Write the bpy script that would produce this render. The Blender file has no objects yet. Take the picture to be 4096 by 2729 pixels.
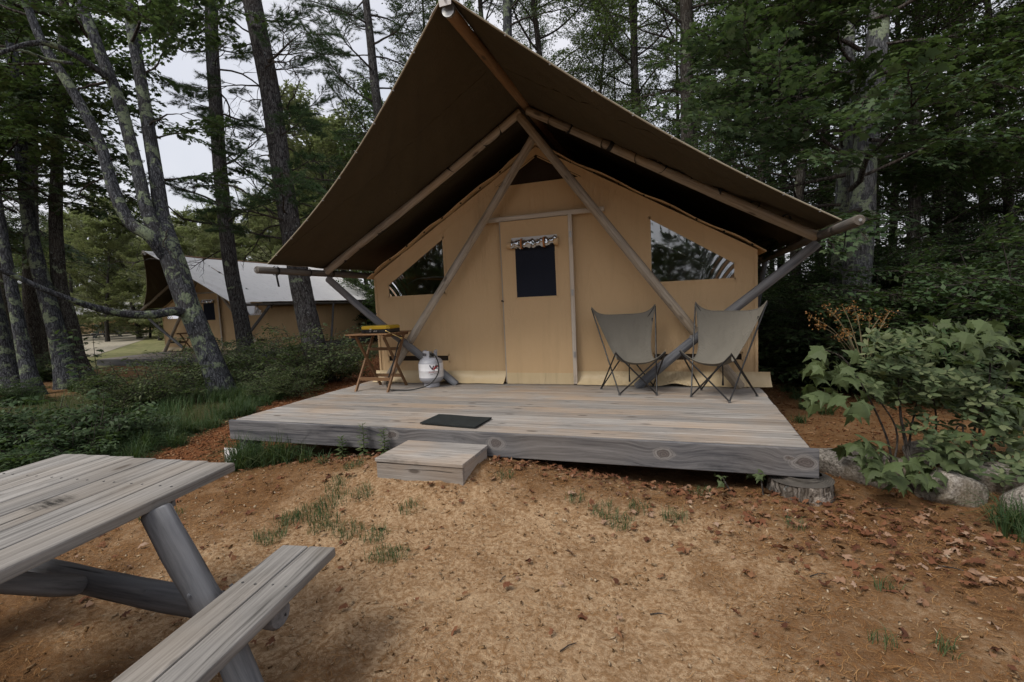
import bpy, bmesh, math, random
import numpy as np
from mathutils import Matrix, Vector
rnd = random.Random(7)
RNG = np.random.default_rng(11)
scene = bpy.context.scene
COL = scene.collection
R = math.radians

# ------------------------------------------------------------------ camera
CAM = np.array([1.69245, -6.03770, 1.09113])
CR = np.array([0.94368117, 0.32759741, -0.04632259])
CU = np.array([0.01646663, 0.09333054, 0.995499])
CF = np.array([-0.33044621, 0.94019644, -0.08267984])
FPX = 1939.994
cam = bpy.data.cameras.new('camera')
cam.sensor_width = 36.0
cam.lens = FPX / 4096 * 36.0
cam.clip_start = 0.05
cam.clip_end = 600
camo = bpy.data.objects.new('camera', cam)
COL.objects.link(camo)
m = Matrix.Identity(4)
for i in range(3):
    m[i][0], m[i][1], m[i][2], m[i][3] = CR[i], CU[i], -CF[i], CAM[i]
camo.matrix_world = m
scene.camera = camo

# ------------------------------------------------------------------ world, sun, exposure
SUN_EL, SUN_AZ = 52.0, 215.0            # azimuth clockwise from +Y: sun stands behind the camera, to the left
world = bpy.data.worlds.new('World')
scene.world = world
world.use_nodes = True
wn = world.node_tree
wn.nodes.clear()
wo = wn.nodes.new('ShaderNodeOutputWorld')
bg = wn.nodes.new('ShaderNodeBackground')
sky = wn.nodes.new('ShaderNodeTexSky')
sky.sky_type = 'NISHITA'
sky.sun_disc = False
sky.sun_elevation = R(SUN_EL)
sky.sun_rotation = R(SUN_AZ)
sky.dust_density = 4.0
sky.air_density = 1.4
mixw = wn.nodes.new('ShaderNodeMixRGB')
tc = wn.nodes.new('ShaderNodeTexCoord')
cl = wn.nodes.new('ShaderNodeTexNoise')
cl.inputs['Scale'].default_value = 2.2
cl.inputs['Detail'].default_value = 6
clr = wn.nodes.new('ShaderNodeMapRange')
clr.inputs['From Min'].default_value = 0.32
clr.inputs['From Max'].default_value = 0.62
clr.inputs['To Min'].default_value = 0.62
clr.inputs['To Max'].default_value = 0.95
wn.links.new(tc.outputs['Generated'], cl.inputs['Vector'])
wn.links.new(cl.outputs['Fac'], clr.inputs['Value'])
wn.links.new(clr.outputs['Result'], mixw.inputs['Fac'])
wn.links.new(sky.outputs['Color'], mixw.inputs['Color1'])
mixw.inputs['Color2'].default_value = (5.6, 5.6, 6.0, 1)      # the pale cloud deck
wn.links.new(mixw.outputs['Color'], bg.inputs['Color'])
bg.inputs['Strength'].default_value = 0.082
wn.links.new(bg.outputs['Background'], wo.inputs['Surface'])

sun = bpy.data.lights.new('sun', 'SUN')
sun.energy = 1.5
sun.angle = R(22)
sun.color = (1.0, 0.95, 0.88)
suno = bpy.data.objects.new('sun', sun)
COL.objects.link(suno)
sd = Vector((math.sin(R(SUN_AZ)) * math.cos(R(SUN_EL)), math.cos(R(SUN_AZ)) * math.cos(R(SUN_EL)), math.sin(R(SUN_EL))))
suno.rotation_euler = sd.to_track_quat('Z', 'Y').to_euler()
suno.location = (0, -10, 20)

vs = scene.view_settings
vs.view_transform = 'Standard'
vs.look = 'None'
vs.exposure = 0.92
vs.gamma = 1.0
scene.render.engine = 'CYCLES'
scene.cycles.max_bounces = 4
scene.cycles.diffuse_bounces = 2
scene.cycles.glossy_bounces = 3
scene.cycles.transmission_bounces = 2
scene.cycles.transparent_max_bounces = 8
scene.cycles.caustics_reflective = False
scene.cycles.caustics_refractive = False
scene.cycles.use_denoising = True
scene.cycles.use_adaptive_sampling = True
scene.cycles.adaptive_threshold = 0.012
world.cycles.sampling_method = 'MANUAL'
world.cycles.sample_map_resolution = 256

def px(x, y, t):
    """world point seen at photo pixel (x, y) at depth t metres"""
    return CAM + t * (CR * (x - 2048) / FPX - CU * (y - 1364.5) / FPX + CF)

# ------------------------------------------------------------------ materials
class NT:
    def __init__(s, name):
        s.m = bpy.data.materials.new(name)
        s.m.use_nodes = True
        s.t = s.m.node_tree
        s.t.nodes.clear()
        s.out = s.t.nodes.new('ShaderNodeOutputMaterial')
    def n(s, typ, props=None, **inp):
        nd = s.t.nodes.new('ShaderNode' + typ)
        for k, v in (props or {}).items():
            setattr(nd, k, v)
        for k, v in inp.items():
            k2 = int(k[1:]) if k[0] == 'i' and k[1:].isdigit() else k.replace('_', ' ')
            sk = nd.inputs[k2]
            if isinstance(v, bpy.types.NodeSocket):
                s.t.links.new(v, sk)
            else:
                if hasattr(sk.default_value, '__len__') and not isinstance(v, (int, float)) and len(v) == 3 and len(sk.default_value) == 4:
                    v = (*v, 1)
                sk.default_value = v
        return nd
    def math(s, op, a, b=0.0, c=None, clamp=False):
        kw = dict(i0=a, i1=b)
        if c is not None: kw['i2'] = c
        return s.n('Math', dict(operation=op, use_clamp=clamp), **kw).outputs[0]
    def mix(s, f, a, b, mode='MIX'):
        return s.n('MixRGB', dict(blend_type=mode), Fac=f, Color1=a, Color2=b).outputs[0]
    def ramp(s, f, stops):
        nd = s.n('ValToRGB', Fac=f)
        e = nd.color_ramp.elements
        while len(e) < len(stops): e.new(0.5)
        for el, (p, c) in zip(e, stops):
            el.position = p
            el.color = (*c, 1) if hasattr(c, '__len__') else (c, c, c, 1)
        return nd.outputs[0]
    def noise(s, vec, scale, detail=4, rough=0.55, dist=0.0):
        return s.n('TexNoise', Vector=vec, Scale=scale, Detail=detail, Roughness=rough, Distortion=dist).outputs['Fac']
    def mapr(s, v, a, b, c=0.0, d=1.0):
        return s.n('MapRange', None, Value=v, i1=a, i2=b, i3=c, i4=d).outputs[0]
    def obj(s):
        return s.n('TexCoord').outputs['Object']
    def scalev(s, v, sc):
        return s.n('Mapping', Vector=v, Scale=sc).outputs[0]
    def rand(s):
        return s.n('ObjectInfo').outputs['Random']
    def bump(s, h, strength=0.3, dist=0.01):
        return s.n('Bump', Height=h, Strength=strength, Distance=dist).outputs[0]
    def pbr(s, col, rough=0.8, spec=0.3, bump=None, metal=0.0, **kw):
        p = s.n('BsdfPrincipled', Base_Color=col, Roughness=rough, Metallic=metal)
        p.inputs['Specular IOR Level'].default_value = spec
        if bump is not None: s.t.links.new(bump, p.inputs['Normal'])
        for k, v in kw.items(): p.inputs[k.replace('_', ' ')].default_value = v
        return p.outputs[0]
    def done(s, sh):
        s.t.links.new(sh, s.out.inputs['Surface'])
        return s.m

M = {}
def m_plain(name, col, rough=0.6, spec=0.4, metal=0.0, var=0.15, sc=9.0):
    t = NT(name)
    o = t.obj()
    n = t.noise(o, sc, 5)
    c = t.mix(1.0, col, t.ramp(n, [(0.25, (1 - var,) * 3), (0.75, (1 + var * 0.5,) * 3)]), 'MULTIPLY')
    M[name] = t.done(t.pbr(c, t.mapr(n, 0.3, 0.7, max(rough - .1, 0), min(rough + .1, 1)), spec, None, metal))

def m_wood(name, dark, light, warm, rough=0.85, knots=True, grain=55.0, warmth=0.25, crack=0.6, spots=()):
    """weathered board or log; grain runs along local X"""
    t = NT(name)
    o = t.obj()
    r = t.rand()
    off = t.n('CombineXYZ', X=t.math('MULTIPLY', r, 31.0), Y=t.math('MULTIPLY', r, 17.0), Z=t.math('MULTIPLY', r, 7.0)).outputs[0]
    sep = t.n('SeparateXYZ', Vector=o).outputs
    zz = sep[2]
    ringmask = None
    kwob = None
    rings = None
    ringcol = None
    for (kx, kz, kr) in spots:                       # knots at given places: the grain swirls round each
        if kwob is None:
            kwob = t.n('SeparateXYZ', Vector=t.n('VectorMath', dict(operation='SCALE'), i0=t.n('VectorMath', dict(operation='SUBTRACT'), i0=t.n('TexNoise', Vector=o, Scale=14.0, Detail=3).outputs['Color'], i1=(.5, .5, .5)).outputs[0], Scale=.05).outputs[0]).outputs
        dx = t.math('MULTIPLY', t.math('ADD', t.math('SUBTRACT', sep[0], kx), kwob[0]), 0.62)
        dz = t.math('ADD', t.math('SUBTRACT', sep[2], kz), kwob[2])
        d = t.math('SQRT', t.math('ADD', t.math('MULTIPLY', dx, dx), t.math('MULTIPLY', dz, dz)))
        g = t.math('POWER', 2.718, t.math('MULTIPLY', t.math('MULTIPLY', d, d), -1.0 / (kr * 2.3) ** 2))
        zz = t.math('ADD', zz, t.math('MULTIPLY', g, t.math('MULTIPLY', d, 0.85)))
        inner = t.mapr(d, kr * 0.55, kr * 0.7, 1.0, 0.0)
        rg_ = t.math('MULTIPLY', t.math('SINE', t.math('MULTIPLY', d, 520.0)), t.mapr(d, kr * 0.6, kr * 1.6, 1.0, 0.0))
        rings = rg_ if rings is None else t.math('ADD', rings, rg_)
        halo = t.math('MULTIPLY', t.mapr(d, kr * 0.8, kr * 1.25, 1.0, 0.0), t.math('SUBTRACT', 1.0, inner))
        ringmask = inner if ringmask is None else t.math('MAXIMUM', ringmask, inner)
        ringcol = halo if ringcol is None else t.math('MAXIMUM', ringcol, halo)
    o2 = t.n('CombineXYZ', X=sep[0], Y=sep[1], Z=zz).outputs[0]
    v = t.n('VectorMath', dict(operation='ADD'), i0=o2, i1=off).outputs[0]
    wob = t.n('TexNoise', Vector=t.scalev(v, (1.3, 5, 5)), Scale=1.0, Detail=3).outputs['Color']
    v2 = t.n('VectorMath', dict(operation='ADD'), i0=v, i1=t.n('VectorMath', dict(operation='SCALE'), i0=wob, Scale=0.05).outputs[0]).outputs[0]
    fine = t.noise(t.scalev(v2, (1.6, grain, grain)), 1.0, 5, 0.7)
    mid = t.noise(t.scalev(v2, (0.8, grain * .28, grain * .28)), 1.0, 4, 0.6)
    big = t.noise(v, 1.3, 3)
    f = t.math('ADD', t.math('MULTIPLY', fine, 0.55), t.math('MULTIPLY', mid, 0.45))
    c = t.ramp(f, [(0.34, dark), (0.50, [a * .45 + b * .55 for a, b in zip(dark, light)]), (0.64, light)])
    c = t.mix(t.mapr(big, 0.42, 0.7, 0.0, warmth), c, warm)
    tone = t.mapr(r, 0, 1, 0.82, 1.14)
    c = t.mix(1.0, c, t.n('CombineColor', Red=tone, Green=tone, Blue=tone).outputs[0], 'MULTIPLY')
    cr = t.mapr(t.noise(t.scalev(v2, (0.55, grain * .9, grain * .9)), 1.0, 2, 0.4), 0.69, 0.73, 0.0, crack)
    c = t.mix(cr, c, [x * 0.25 for x in dark])
    stain = t.mapr(t.noise(t.scalev(v, (2.2, 7, 7)), 1.0, 5, 0.7), 0.58, 0.74, 0.0, 0.6)
    c = t.mix(stain, c, [x * 0.45 for x in dark])
    h = t.math('SUBTRACT', fine, t.math('MULTIPLY', cr, 1.5))
    if knots:
        vo = t.n('TexVoronoi', dict(feature='F1'), Vector=t.scalev(v, (2.1, 6.0, 6.0)), Scale=1.0).outputs['Distance']
        k = t.mapr(vo, 0.07, 0.13, 1.0, 0.0)
        c = t.mix(t.math('MULTIPLY', k, 0.75), c, (0.06, 0.045, 0.035))
    if spots:
        c = t.mix(t.math('MULTIPLY', ringcol, 0.55), c, (0.30, 0.28, 0.26))
        c = t.mix(t.math('MULTIPLY', ringmask, 0.5), c, (0.12, 0.09, 0.072))
        c = t.mix(t.mapr(rings, 0.1, 0.9, 0.0, 0.55), c, (0.05, 0.045, 0.045))
    M[name] = t.done(t.pbr(c, rough, 0.22, t.bump(h, 0.45, 0.004)))

def m_canvas(name, col, col2, trans=0.0, stain=0.35, spec=0.15, rough=0.9, fold=0.0):
    t = NT(name)
    o = t.obj()
    big = t.noise(o, 0.9, 5, 0.6)
    streak = t.noise(t.scalev(o, (7, 7, 0.7)), 1.0, 5, 0.6)
    c = t.mix(t.mapr(big, 0.35, 0.7, 0, 0.8), col, col2)
    c = t.mix(t.mapr(streak, 0.55, 0.8, 0, stain), c, [x * 0.55 for x in col])
    blot = t.mapr(t.noise(o, 14.0, 4, 0.7), 0.66, 0.8, 0, stain * 0.6)
    c = t.mix(blot, c, [x * 0.5 for x in col])
    weave = t.math('ADD', t.noise(t.scalev(o, (900, 900, 120)), 1.0, 1), t.noise(t.scalev(o, (120, 120, 900)), 1.0, 1))
    puck = t.noise(t.scalev(o, (5.0, 5.0, 1.2)), 1.0, 4, 0.55)
    h = t.math('ADD', t.math('MULTIPLY', weave, 0.02), t.math('MULTIPLY', puck, 1.0))
    crs = t.noise(t.n('VectorMath', dict(operation='ADD'), i0=t.scalev(o, (9.0, 9.0, 2.0)), i1=t.n('TexNoise', Vector=o, Scale=1.3, Detail=2).outputs['Color']).outputs[0], 1.0, 3, 0.5, 1.2)
    h = t.math('ADD', h, t.math('MULTIPLY', t.mapr(t.math('ABSOLUTE', t.math('SUBTRACT', crs, 0.5)), 0.0, 0.06, 1.0, 0.0), t.mapr(big, 0.45, 0.65, 0.0, 0.35)))
    b = t.bump(h, 0.5, 0.035)
    sh = t.pbr(c, rough, spec, b)
    if trans > 0:
        tr = t.n('BsdfTranslucent', Color=c, Normal=b).outputs[0]
        sh = t.n('MixShader', Fac=trans, i1=sh, i2=tr).outputs[0]
    M[name] = t.done(sh)

def m_leaf(name, cols, trans=0.35, rough=0.55, spec=0.2):
    t = NT(name)
    g = t.n('NewGeometry').outputs
    rr = g['Random Per Island']
    big = t.noise(t.obj(), 0.7, 3)
    f = t.math('ADD', t.math('MULTIPLY', rr, 0.7), t.math('MULTIPLY', big, 0.4), clamp=True)
    c = t.ramp(f, [(i / max(1, len(cols) - 1) * 0.9 + 0.05, cc) for i, cc in enumerate(cols)])
    tone = t.mapr(t.rand(), 0, 1, 0.8, 1.15)
    c = t.mix(1.0, c, t.n('CombineColor', Red=tone, Green=tone, Blue=tone).outputs[0], 'MULTIPLY')
    p = t.pbr(c, rough, spec)
    tr = t.n('BsdfTranslucent', Color=t.mix(0.5, c, (0.10, 0.16, 0.02))).outputs[0]
    M[name] = t.done(t.n('MixShader', Fac=trans, i1=p, i2=tr).outputs[0])

def m_bark(name, dark, light, lichen=None, amount=0.5, furrow=1.0, patch=2.6):
    t = NT(name)
    o = t.obj()
    vo = t.noise(t.scalev(o, (26, 26, 4.5)), 1.0, 6, 0.65, 0.6)
    wv = t.n('VectorMath', dict(operation='ADD'), i0=o, i1=t.n('VectorMath', dict(operation='SCALE'), i0=t.n('TexNoise', Vector=o, Scale=9.0, Detail=3).outputs['Color'], Scale=.09).outputs[0]).outputs[0]
    plates = t.n('TexVoronoi', dict(feature='DISTANCE_TO_EDGE'), Vector=t.scalev(wv, (26, 26, 3.4)), Scale=1.0).outputs['Distance']
    pl = t.mapr(plates, 0.0, 0.22, 0, 1)
    f = t.math('ADD', t.math('MULTIPLY', vo, 0.75), t.math('MULTIPLY', pl, 0.25 * furrow))
    c = t.ramp(f, [(0.28, [x * 0.3 for x in dark]), (0.45, dark), (0.72, light)])
    c = t.mix(t.mapr(t.noise(o, 1.7, 3), 0.45, 0.7, 0, 0.5), c, (dark[0] * 1.2, dark[1] * 1.0, dark[2] * 0.8))
    h = f
    if lichen:
        n1 = t.noise(o, patch, 6, 0.62, 0.3)
        n2 = t.noise(o, patch * 6, 5, 0.7)
        fac = t.math('MULTIPLY', t.mapr(n1, 0.63 - amount * 0.2, 0.67 - amount * 0.2), t.mapr(n2, 0.36, 0.5))
        sp = t.mapr(t.noise(o, 22.0, 3, 0.6), 0.64, 0.68, 0, 0.55)
        c = t.mix(sp, c, (0.26, 0.29, 0.29))
        c = t.mix(t.math('MULTIPLY', fac, 0.85), c, t.mix(n2, lichen, [x * 1.35 for x in lichen]))
        h = t.math('ADD', f, t.math('MULTIPLY', fac, 0.2))
    M[name] = t.done(t.pbr(c, 0.93, 0.12, t.bump(h, 0.9, 0.03)))

# wood, canvas
m_wood('deck_wood', (0.115, 0.105, 0.096), (0.385, 0.362, 0.335), (0.35, 0.25, 0.165), warmth=0.65, grain=80, crack=0.8)
m_wood('table_wood', (0.085, 0.08, 0.074), (0.335, 0.318, 0.295), (0.22, 0.18, 0.135), warmth=0.55, grain=70, crack=0.8)
m_wood('log_grey', (0.045, 0.05, 0.06), (0.215, 0.222, 0.24), (0.15, 0.125, 0.095), warmth=0.45, grain=48, crack=0.85)
m_wood('log_dark', (0.055, 0.05, 0.045), (0.20, 0.185, 0.165), (0.14, 0.10, 0.06), warmth=0.5, grain=44, crack=0.7)
m_wood('log_table', (0.055, 0.06, 0.072), (0.27, 0.277, 0.292), (0.19, 0.16, 0.12), warmth=0.4, grain=30, crack=0.9)
m_wood('pole_wood', (0.15, 0.125, 0.10), (0.50, 0.45, 0.38), (0.36, 0.26, 0.15), warmth=0.55, grain=44, rough=0.75)
m_wood('ridge_wood', (0.10, 0.058, 0.03), (0.26, 0.165, 0.09), (0.22, 0.12, 0.055), warmth=0.6, grain=36, rough=0.7)
m_wood('fascia_wood', (0.022, 0.024, 0.031), (0.185, 0.18, 0.182), (0.20, 0.17, 0.14), warmth=0.3, grain=62, knots=False, crack=0.4,
       spots=[(5.22, -0.095, .052), (5.13, -0.07, .02), (4.30, -0.09, .045), (1.96, -0.06, .045), (2.966, -0.085, .05)])
m_wood('trim_wood', (0.40, 0.34, 0.27), (0.70, 0.63, 0.54), (0.58, 0.45, 0.32), rough=0.7, crack=0.2)
m_wood('teak_wood', (0.10, 0.052, 0.025), (0.27, 0.15, 0.075), (0.30, 0.19, 0.10), rough=0.6, crack=0.2)
m_canvas('canvas_tan', (0.68, 0.48, 0.27), (0.74, 0.53, 0.31), trans=0.12, stain=0.22)
m_canvas('canvas_brown', (0.072, 0.058, 0.036), (0.086, 0.070, 0.045), trans=0.0, stain=0.25)
m_canvas('canvas_grey', (0.74, 0.73, 0.72), (0.80, 0.79, 0.78), trans=0.0, stain=0.45)
m_canvas('canvas_hem', (0.34, 0.30, 0.22), (0.36, 0.32, 0.25), trans=0.0)
m_canvas('sling_fabric', (0.165, 0.152, 0.126), (0.195, 0.181, 0.152), trans=0.0, stain=0.3)
m_canvas('skirt_vinyl', (0.68, 0.53, 0.31), (0.74, 0.60, 0.38), trans=0.1, stain=0.5, spec=0.45, rough=0.42)
m_canvas('mesh_dark', (0.016, 0.019, 0.029), (0.026, 0.030, 0.044), stain=0.1)
m_canvas('mesh_brown', (0.035, 0.025, 0.018), (0.045, 0.032, 0.022), stain=0.1)
m_plain('strap_black', (0.012, 0.012, 0.012), 0.6)
m_plain('strap_orange', (0.42, 0.16, 0.05), 0.7)
m_plain('steel', (0.45, 0.45, 0.44), 0.4, 0.5, 0.9)
m_plain('frame_black', (0.014, 0.013, 0.013), 0.42, 0.5)
m_plain('rubber_grey', (0.06, 0.06, 0.06), 0.7)
m_plain('rubber_mat', (0.020, 0.024, 0.024), 0.8, 0.25, var=0.5, sc=30)
m_plain('hose_black', (0.010, 0.010, 0.010), 0.45, 0.5)
m_plain('tank_grey', (0.40, 0.41, 0.45), 0.42, 0.5, var=0.12)
m_plain('tank_white', (0.80, 0.80, 0.82), 0.4, 0.5, var=0.1)
m_plain('paper_white', (0.75, 0.75, 0.75), 0.7)
m_plain('white_paint', (0.74, 0.74, 0.73), 0.6, var=0.3, sc=14)
m_plain('yellow_plastic', (0.44, 0.28, 0.015), 0.4, 0.5, var=0.12)
m_plain('black_plastic', (0.012, 0.012, 0.013), 0.38, 0.5)
m_plain('brass', (0.55, 0.40, 0.16), 0.35, 0.5, 1.0)
m_plain('ink_slate', (0.035, 0.045, 0.06), 0.5)
m_plain('ink_red', (0.55, 0.012, 0.015), 0.5)
m_plain('ink_maroon', (0.10, 0.02, 0.025), 0.5)
m_plain('ink_grey', (0.16, 0.16, 0.14), 0.5)
m_plain('ink_pink', (0.55, 0.36, 0.35), 0.5)
m_plain('interior_dark', (0.05, 0.045, 0.04), 0.9)

def m_vinyl():
    t = NT('window_vinyl')
    gl = t.n('BsdfGlossy', Color=(0.9, 0.92, 0.95), Roughness=0.03).outputs[0]
    tr = t.n('BsdfTransparent', Color=(0.62, 0.62, 0.6)).outputs[0]
    fr = t.n('Fresnel', IOR=1.9).outputs[0]
    f = t.math('ADD', t.math('MULTIPLY', fr, 1.0), 0.16, clamp=True)
    M['window_vinyl'] = t.done(t.n('MixShader', Fac=f, i1=tr, i2=gl).outputs[0])
m_vinyl()
def m_clear():
    t = NT('clear_vinyl')
    gl = t.n('BsdfGlossy', Color=(0.9, 0.92, 0.95), Roughness=0.08).outputs[0]
    df = t.n('BsdfDiffuse', Color=(0.10, 0.10, 0.095)).outputs[0]
    M['clear_vinyl'] = t.done(t.n('MixShader', Fac=0.5, i1=df, i2=gl).outputs[0])
m_clear()

# plants
m_leaf('leaf_maple', [(0.026, 0.050, 0.022), (0.044, 0.076, 0.034), (0.066, 0.104, 0.048), (0.10, 0.135, 0.062)], 0.3)
m_leaf('leaf_dark', [(0.026, 0.05, 0.022), (0.042, 0.075, 0.03), (0.062, 0.10, 0.042), (0.085, 0.125, 0.052)], 0.32)
m_leaf('leaf_wood', [(0.04, 0.07, 0.028), (0.062, 0.10, 0.038), (0.09, 0.13, 0.05), (0.125, 0.16, 0.065)], 0.4)
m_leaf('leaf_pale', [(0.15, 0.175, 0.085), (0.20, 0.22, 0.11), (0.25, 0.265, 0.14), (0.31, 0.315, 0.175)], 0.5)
m_leaf('leaf_shrub', [(0.034, 0.056, 0.022), (0.060, 0.090, 0.036), (0.095, 0.125, 0.052), (0.155, 0.175, 0.08)], 0.32)
m_leaf('leaf_oval', [(0.038, 0.060, 0.026), (0.066, 0.094, 0.042), (0.11, 0.138, 0.064), (0.17, 0.19, 0.095)], 0.28)
m_leaf('leaf_red', [(0.25, 0.06, 0.03), (0.35, 0.14, 0.06)], 0.3)
m_leaf('seed_orange', [(0.13, 0.06, 0.018), (0.22, 0.10, 0.03), (0.30, 0.17, 0.06)], 0.2)
m_leaf('needle_green', [(0.016, 0.04, 0.018), (0.03, 0.06, 0.026), (0.045, 0.085, 0.036), (0.06, 0.10, 0.045)], 0.22)
m_leaf('grass_green', [(0.025, 0.055, 0.022), (0.04, 0.08, 0.03), (0.06, 0.10, 0.04), (0.10, 0.12, 0.05)], 0.3)
m_leaf('dry_leaf', [(0.05, 0.022, 0.014), (0.10, 0.04, 0.022), (0.17, 0.07, 0.035), (0.22, 0.11, 0.055), (0.36, 0.25, 0.18)], 0.1, 0.75, 0.15)
m_leaf('needle_dry', [(0.09, 0.035, 0.012), (0.16, 0.068, 0.022), (0.24, 0.12, 0.042), (0.34, 0.20, 0.085)], 0.05, 0.7, 0.2)
m_leaf('wood_chip', [(0.07, 0.027, 0.013), (0.14, 0.057, 0.025), (0.20, 0.092, 0.041), (0.32, 0.20, 0.11)], 0.0, 0.85, 0.15)
m_leaf('sand_bits', [(0.06, 0.03, 0.015), (0.25, 0.15, 0.07), (0.45, 0.32, 0.19), (0.52, 0.42, 0.30)], 0.0, 0.9, 0.1)
LICH = (0.17, 0.205, 0.13)
m_bark('bark_lichen', (0.034, 0.036, 0.041), (0.10, 0.105, 0.115), LICH, 0.5, 1.2, 3.6)
m_bark('bark_pale', (0.085, 0.088, 0.092), (0.23, 0.235, 0.24), (0.22, 0.26, 0.17), 0.6, 0.8, 4.0)
m_bark('bark_pine', (0.030, 0.028, 0.028), (0.095, 0.092, 0.092), LICH, 0.05, 1.4)
m_bark('bark_dark', (0.032, 0.028, 0.025), (0.085, 0.08, 0.07), LICH, 0.25, 1.2)
m_bark('bark_twig', (0.04, 0.034, 0.03), (0.10, 0.09, 0.08))
m_bark('bark_stump', (0.08, 0.07, 0.06), (0.23, 0.205, 0.18), (0.3, 0.26, 0.22), 0.3)

def m_rock():
    t = NT('granite')
    o = t.obj()
    n = t.noise(o, 3.0, 6, 0.6)
    sp = t.noise(o, 55.0, 3, 0.7)
    c = t.ramp(sp, [(0.33, (0.075, 0.068, 0.06)), (0.5, (0.22, 0.197, 0.168)), (0.66, (0.37, 0.342, 0.305))])
    c = t.mix(t.mapr(n, 0.45, 0.65, 0, 0.7), c, (0.14, 0.105, 0.065))
    c = t.mix(t.mapr(t.noise(o, 6, 5, 0.7), 0.6, 0.7, 0, 0.6), c, (0.10, 0.11, 0.08))
    M['granite'] = t.done(t.pbr(c, 0.9, 0.2, t.bump(t.math('ADD', sp, t.math('MULTIPLY', n, 2.0)), 0.6, 0.02)))
m_rock()

def m_ground():
    t = NT('forest_floor')
    o = t.obj()
    a = t.n('Attribute', dict(attribute_name='zone')).outputs['Color']
    s = t.n('SeparateColor', Color=a).outputs
    f1 = t.noise(o, 260.0, 3, 0.7)
    f2 = t.noise(o, 38.0, 5, 0.65)
    f3 = t.noise(o, 5.0, 5, 0.6)
    sand = t.ramp(f1, [(0.28, (0.20, 0.12, 0.06)), (0.45, (0.39, 0.262, 0.15)), (0.6, (0.48, 0.345, 0.215)), (0.75, (0.58, 0.45, 0.31))])
    sand = t.mix(t.mapr(f2, 0.42, 0.6, 0, 0.85), sand, (0.23, 0.13, 0.06))
    sand = t.mix(t.mapr(t.noise(o, 11.0, 6, 0.72, 0.4), 0.48, 0.64, 0, 0.6), sand, (0.24, 0.138, 0.066))
    sand = t.mix(t.mapr(f3, 0.52, 0.72, 0, 0.45), sand, (0.50, 0.36, 0.22))
    duff = t.ramp(t.math('ADD', t.math('MULTIPLY', f1, 0.5), t.math('MULTIPLY', f2, 0.5)),
                  [(0.32, (0.035, 0.018, 0.010)), (0.45, (0.115, 0.056, 0.023)), (0.6, (0.205, 0.108, 0.046)), (0.75, (0.31, 0.19, 0.098))])
    green = t.ramp(f2, [(0.3, (0.02, 0.022, 0.010)), (0.5, (0.045, 0.05, 0.02)), (0.7, (0.10, 0.085, 0.035))])
    mulch = t.ramp(f1, [(0.3, (0.05, 0.02, 0.010)), (0.5, (0.17, 0.065, 0.025)), (0.72, (0.28, 0.13, 0.06))])
    edge = t.math('MULTIPLY', t.math('SUBTRACT', f2, 0.5), 0.9)
    def k(x): return t.mapr(t.math('ADD', x, edge), 0.3, 0.7)
    wide = t.math('ADD', t.math('ADD', s[0], t.math('MULTIPLY', t.math('SUBTRACT', t.noise(o, 3.2, 7, 0.7, 0.5), 0.5), 1.5)), t.math('MULTIPLY', edge, 0.9))
    c = t.mix(t.mapr(wide, 0.22, 1.05, 0.0, 0.96), sand, duff)
    c = t.mix(k(s[2]), c, mulch)
    c = t.mix(k(s[1]), c, green)
    h = t.math('ADD', t.math('MULTIPLY', f1, 0.35), f2)
    c = t.mix(t.mapr(t.noise(o, 90.0, 3, 0.6), 0.62, 0.72, 0, 0.6), c, (0.06, 0.032, 0.016))
    M['forest_floor'] = t.done(t.pbr(c, 0.95, 0.1, t.bump(h, 0.9, 0.02)))
m_ground()
def m_lane():
    t = NT('lane_gravel')
    o = t.obj()
    c = t.ramp(t.noise(o, 8.0, 6, 0.7), [(0.3, (0.22, 0.195, 0.14)), (0.5, (0.32, 0.29, 0.225)), (0.7, (0.39, 0.36, 0.30))])
    M['lane_gravel'] = t.done(t.pbr(c, 0.95, 0.1))
    t = NT('lawn_grass')
    o = t.obj()
    c = t.ramp(t.noise(o, 3.0, 7, 0.75), [(0.3, (0.10, 0.12, 0.045)), (0.5, (0.20, 0.20, 0.09)), (0.7, (0.32, 0.28, 0.15))])
    M['lawn_grass'] = t.done(t.pbr(c, 0.95, 0.1))
m_lane()

def m_cut():
    t = NT('cut_wood')
    o = t.obj()
    r = t.n('VectorMath', dict(operation='LENGTH'), i0=t.scalev(o, (1, 1, 0))).outputs['Value']
    rr = t.math('ADD', r, t.math('MULTIPLY', t.noise(o, 9.0, 3), .03))
    ring = t.math('SINE', t.math('MULTIPLY', rr, 420.0))
    c = t.mix(t.mapr(ring, -1, 1, 0, .6), (0.10, 0.09, 0.078), (0.05, 0.044, 0.038))
    c = t.mix(t.mapr(t.noise(o, 12, 4), .5, .7, 0, .7), c, (0.05, 0.045, 0.04))
    M['cut_wood'] = t.done(t.pbr(c, .9, .15, t.bump(ring, .4, .004)))
m_cut()

m_plain('stalk_tan', (0.17, 0.14, 0.08), 0.8, 0.2)
def m_scorch():
    t = NT('scorch')
    o = t.obj()
    r = t.n('VectorMath', dict(operation='LENGTH'), i0=o).outputs['Value']
    n = t.noise(t.scalev(o, (6, 30, 6)), 2.0, 5, .7)
    f = t.math('MULTIPLY', t.mapr(r, .02, .085, 1, 0), t.mapr(n, .38, .6, 0, .85))
    tr = t.n('BsdfTransparent').outputs[0]
    M['scorch'] = t.done(t.n('MixShader', Fac=f, i1=tr, i2=t.pbr((0.03, 0.028, 0.026), .9, .1)).outputs[0])
m_scorch()

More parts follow.
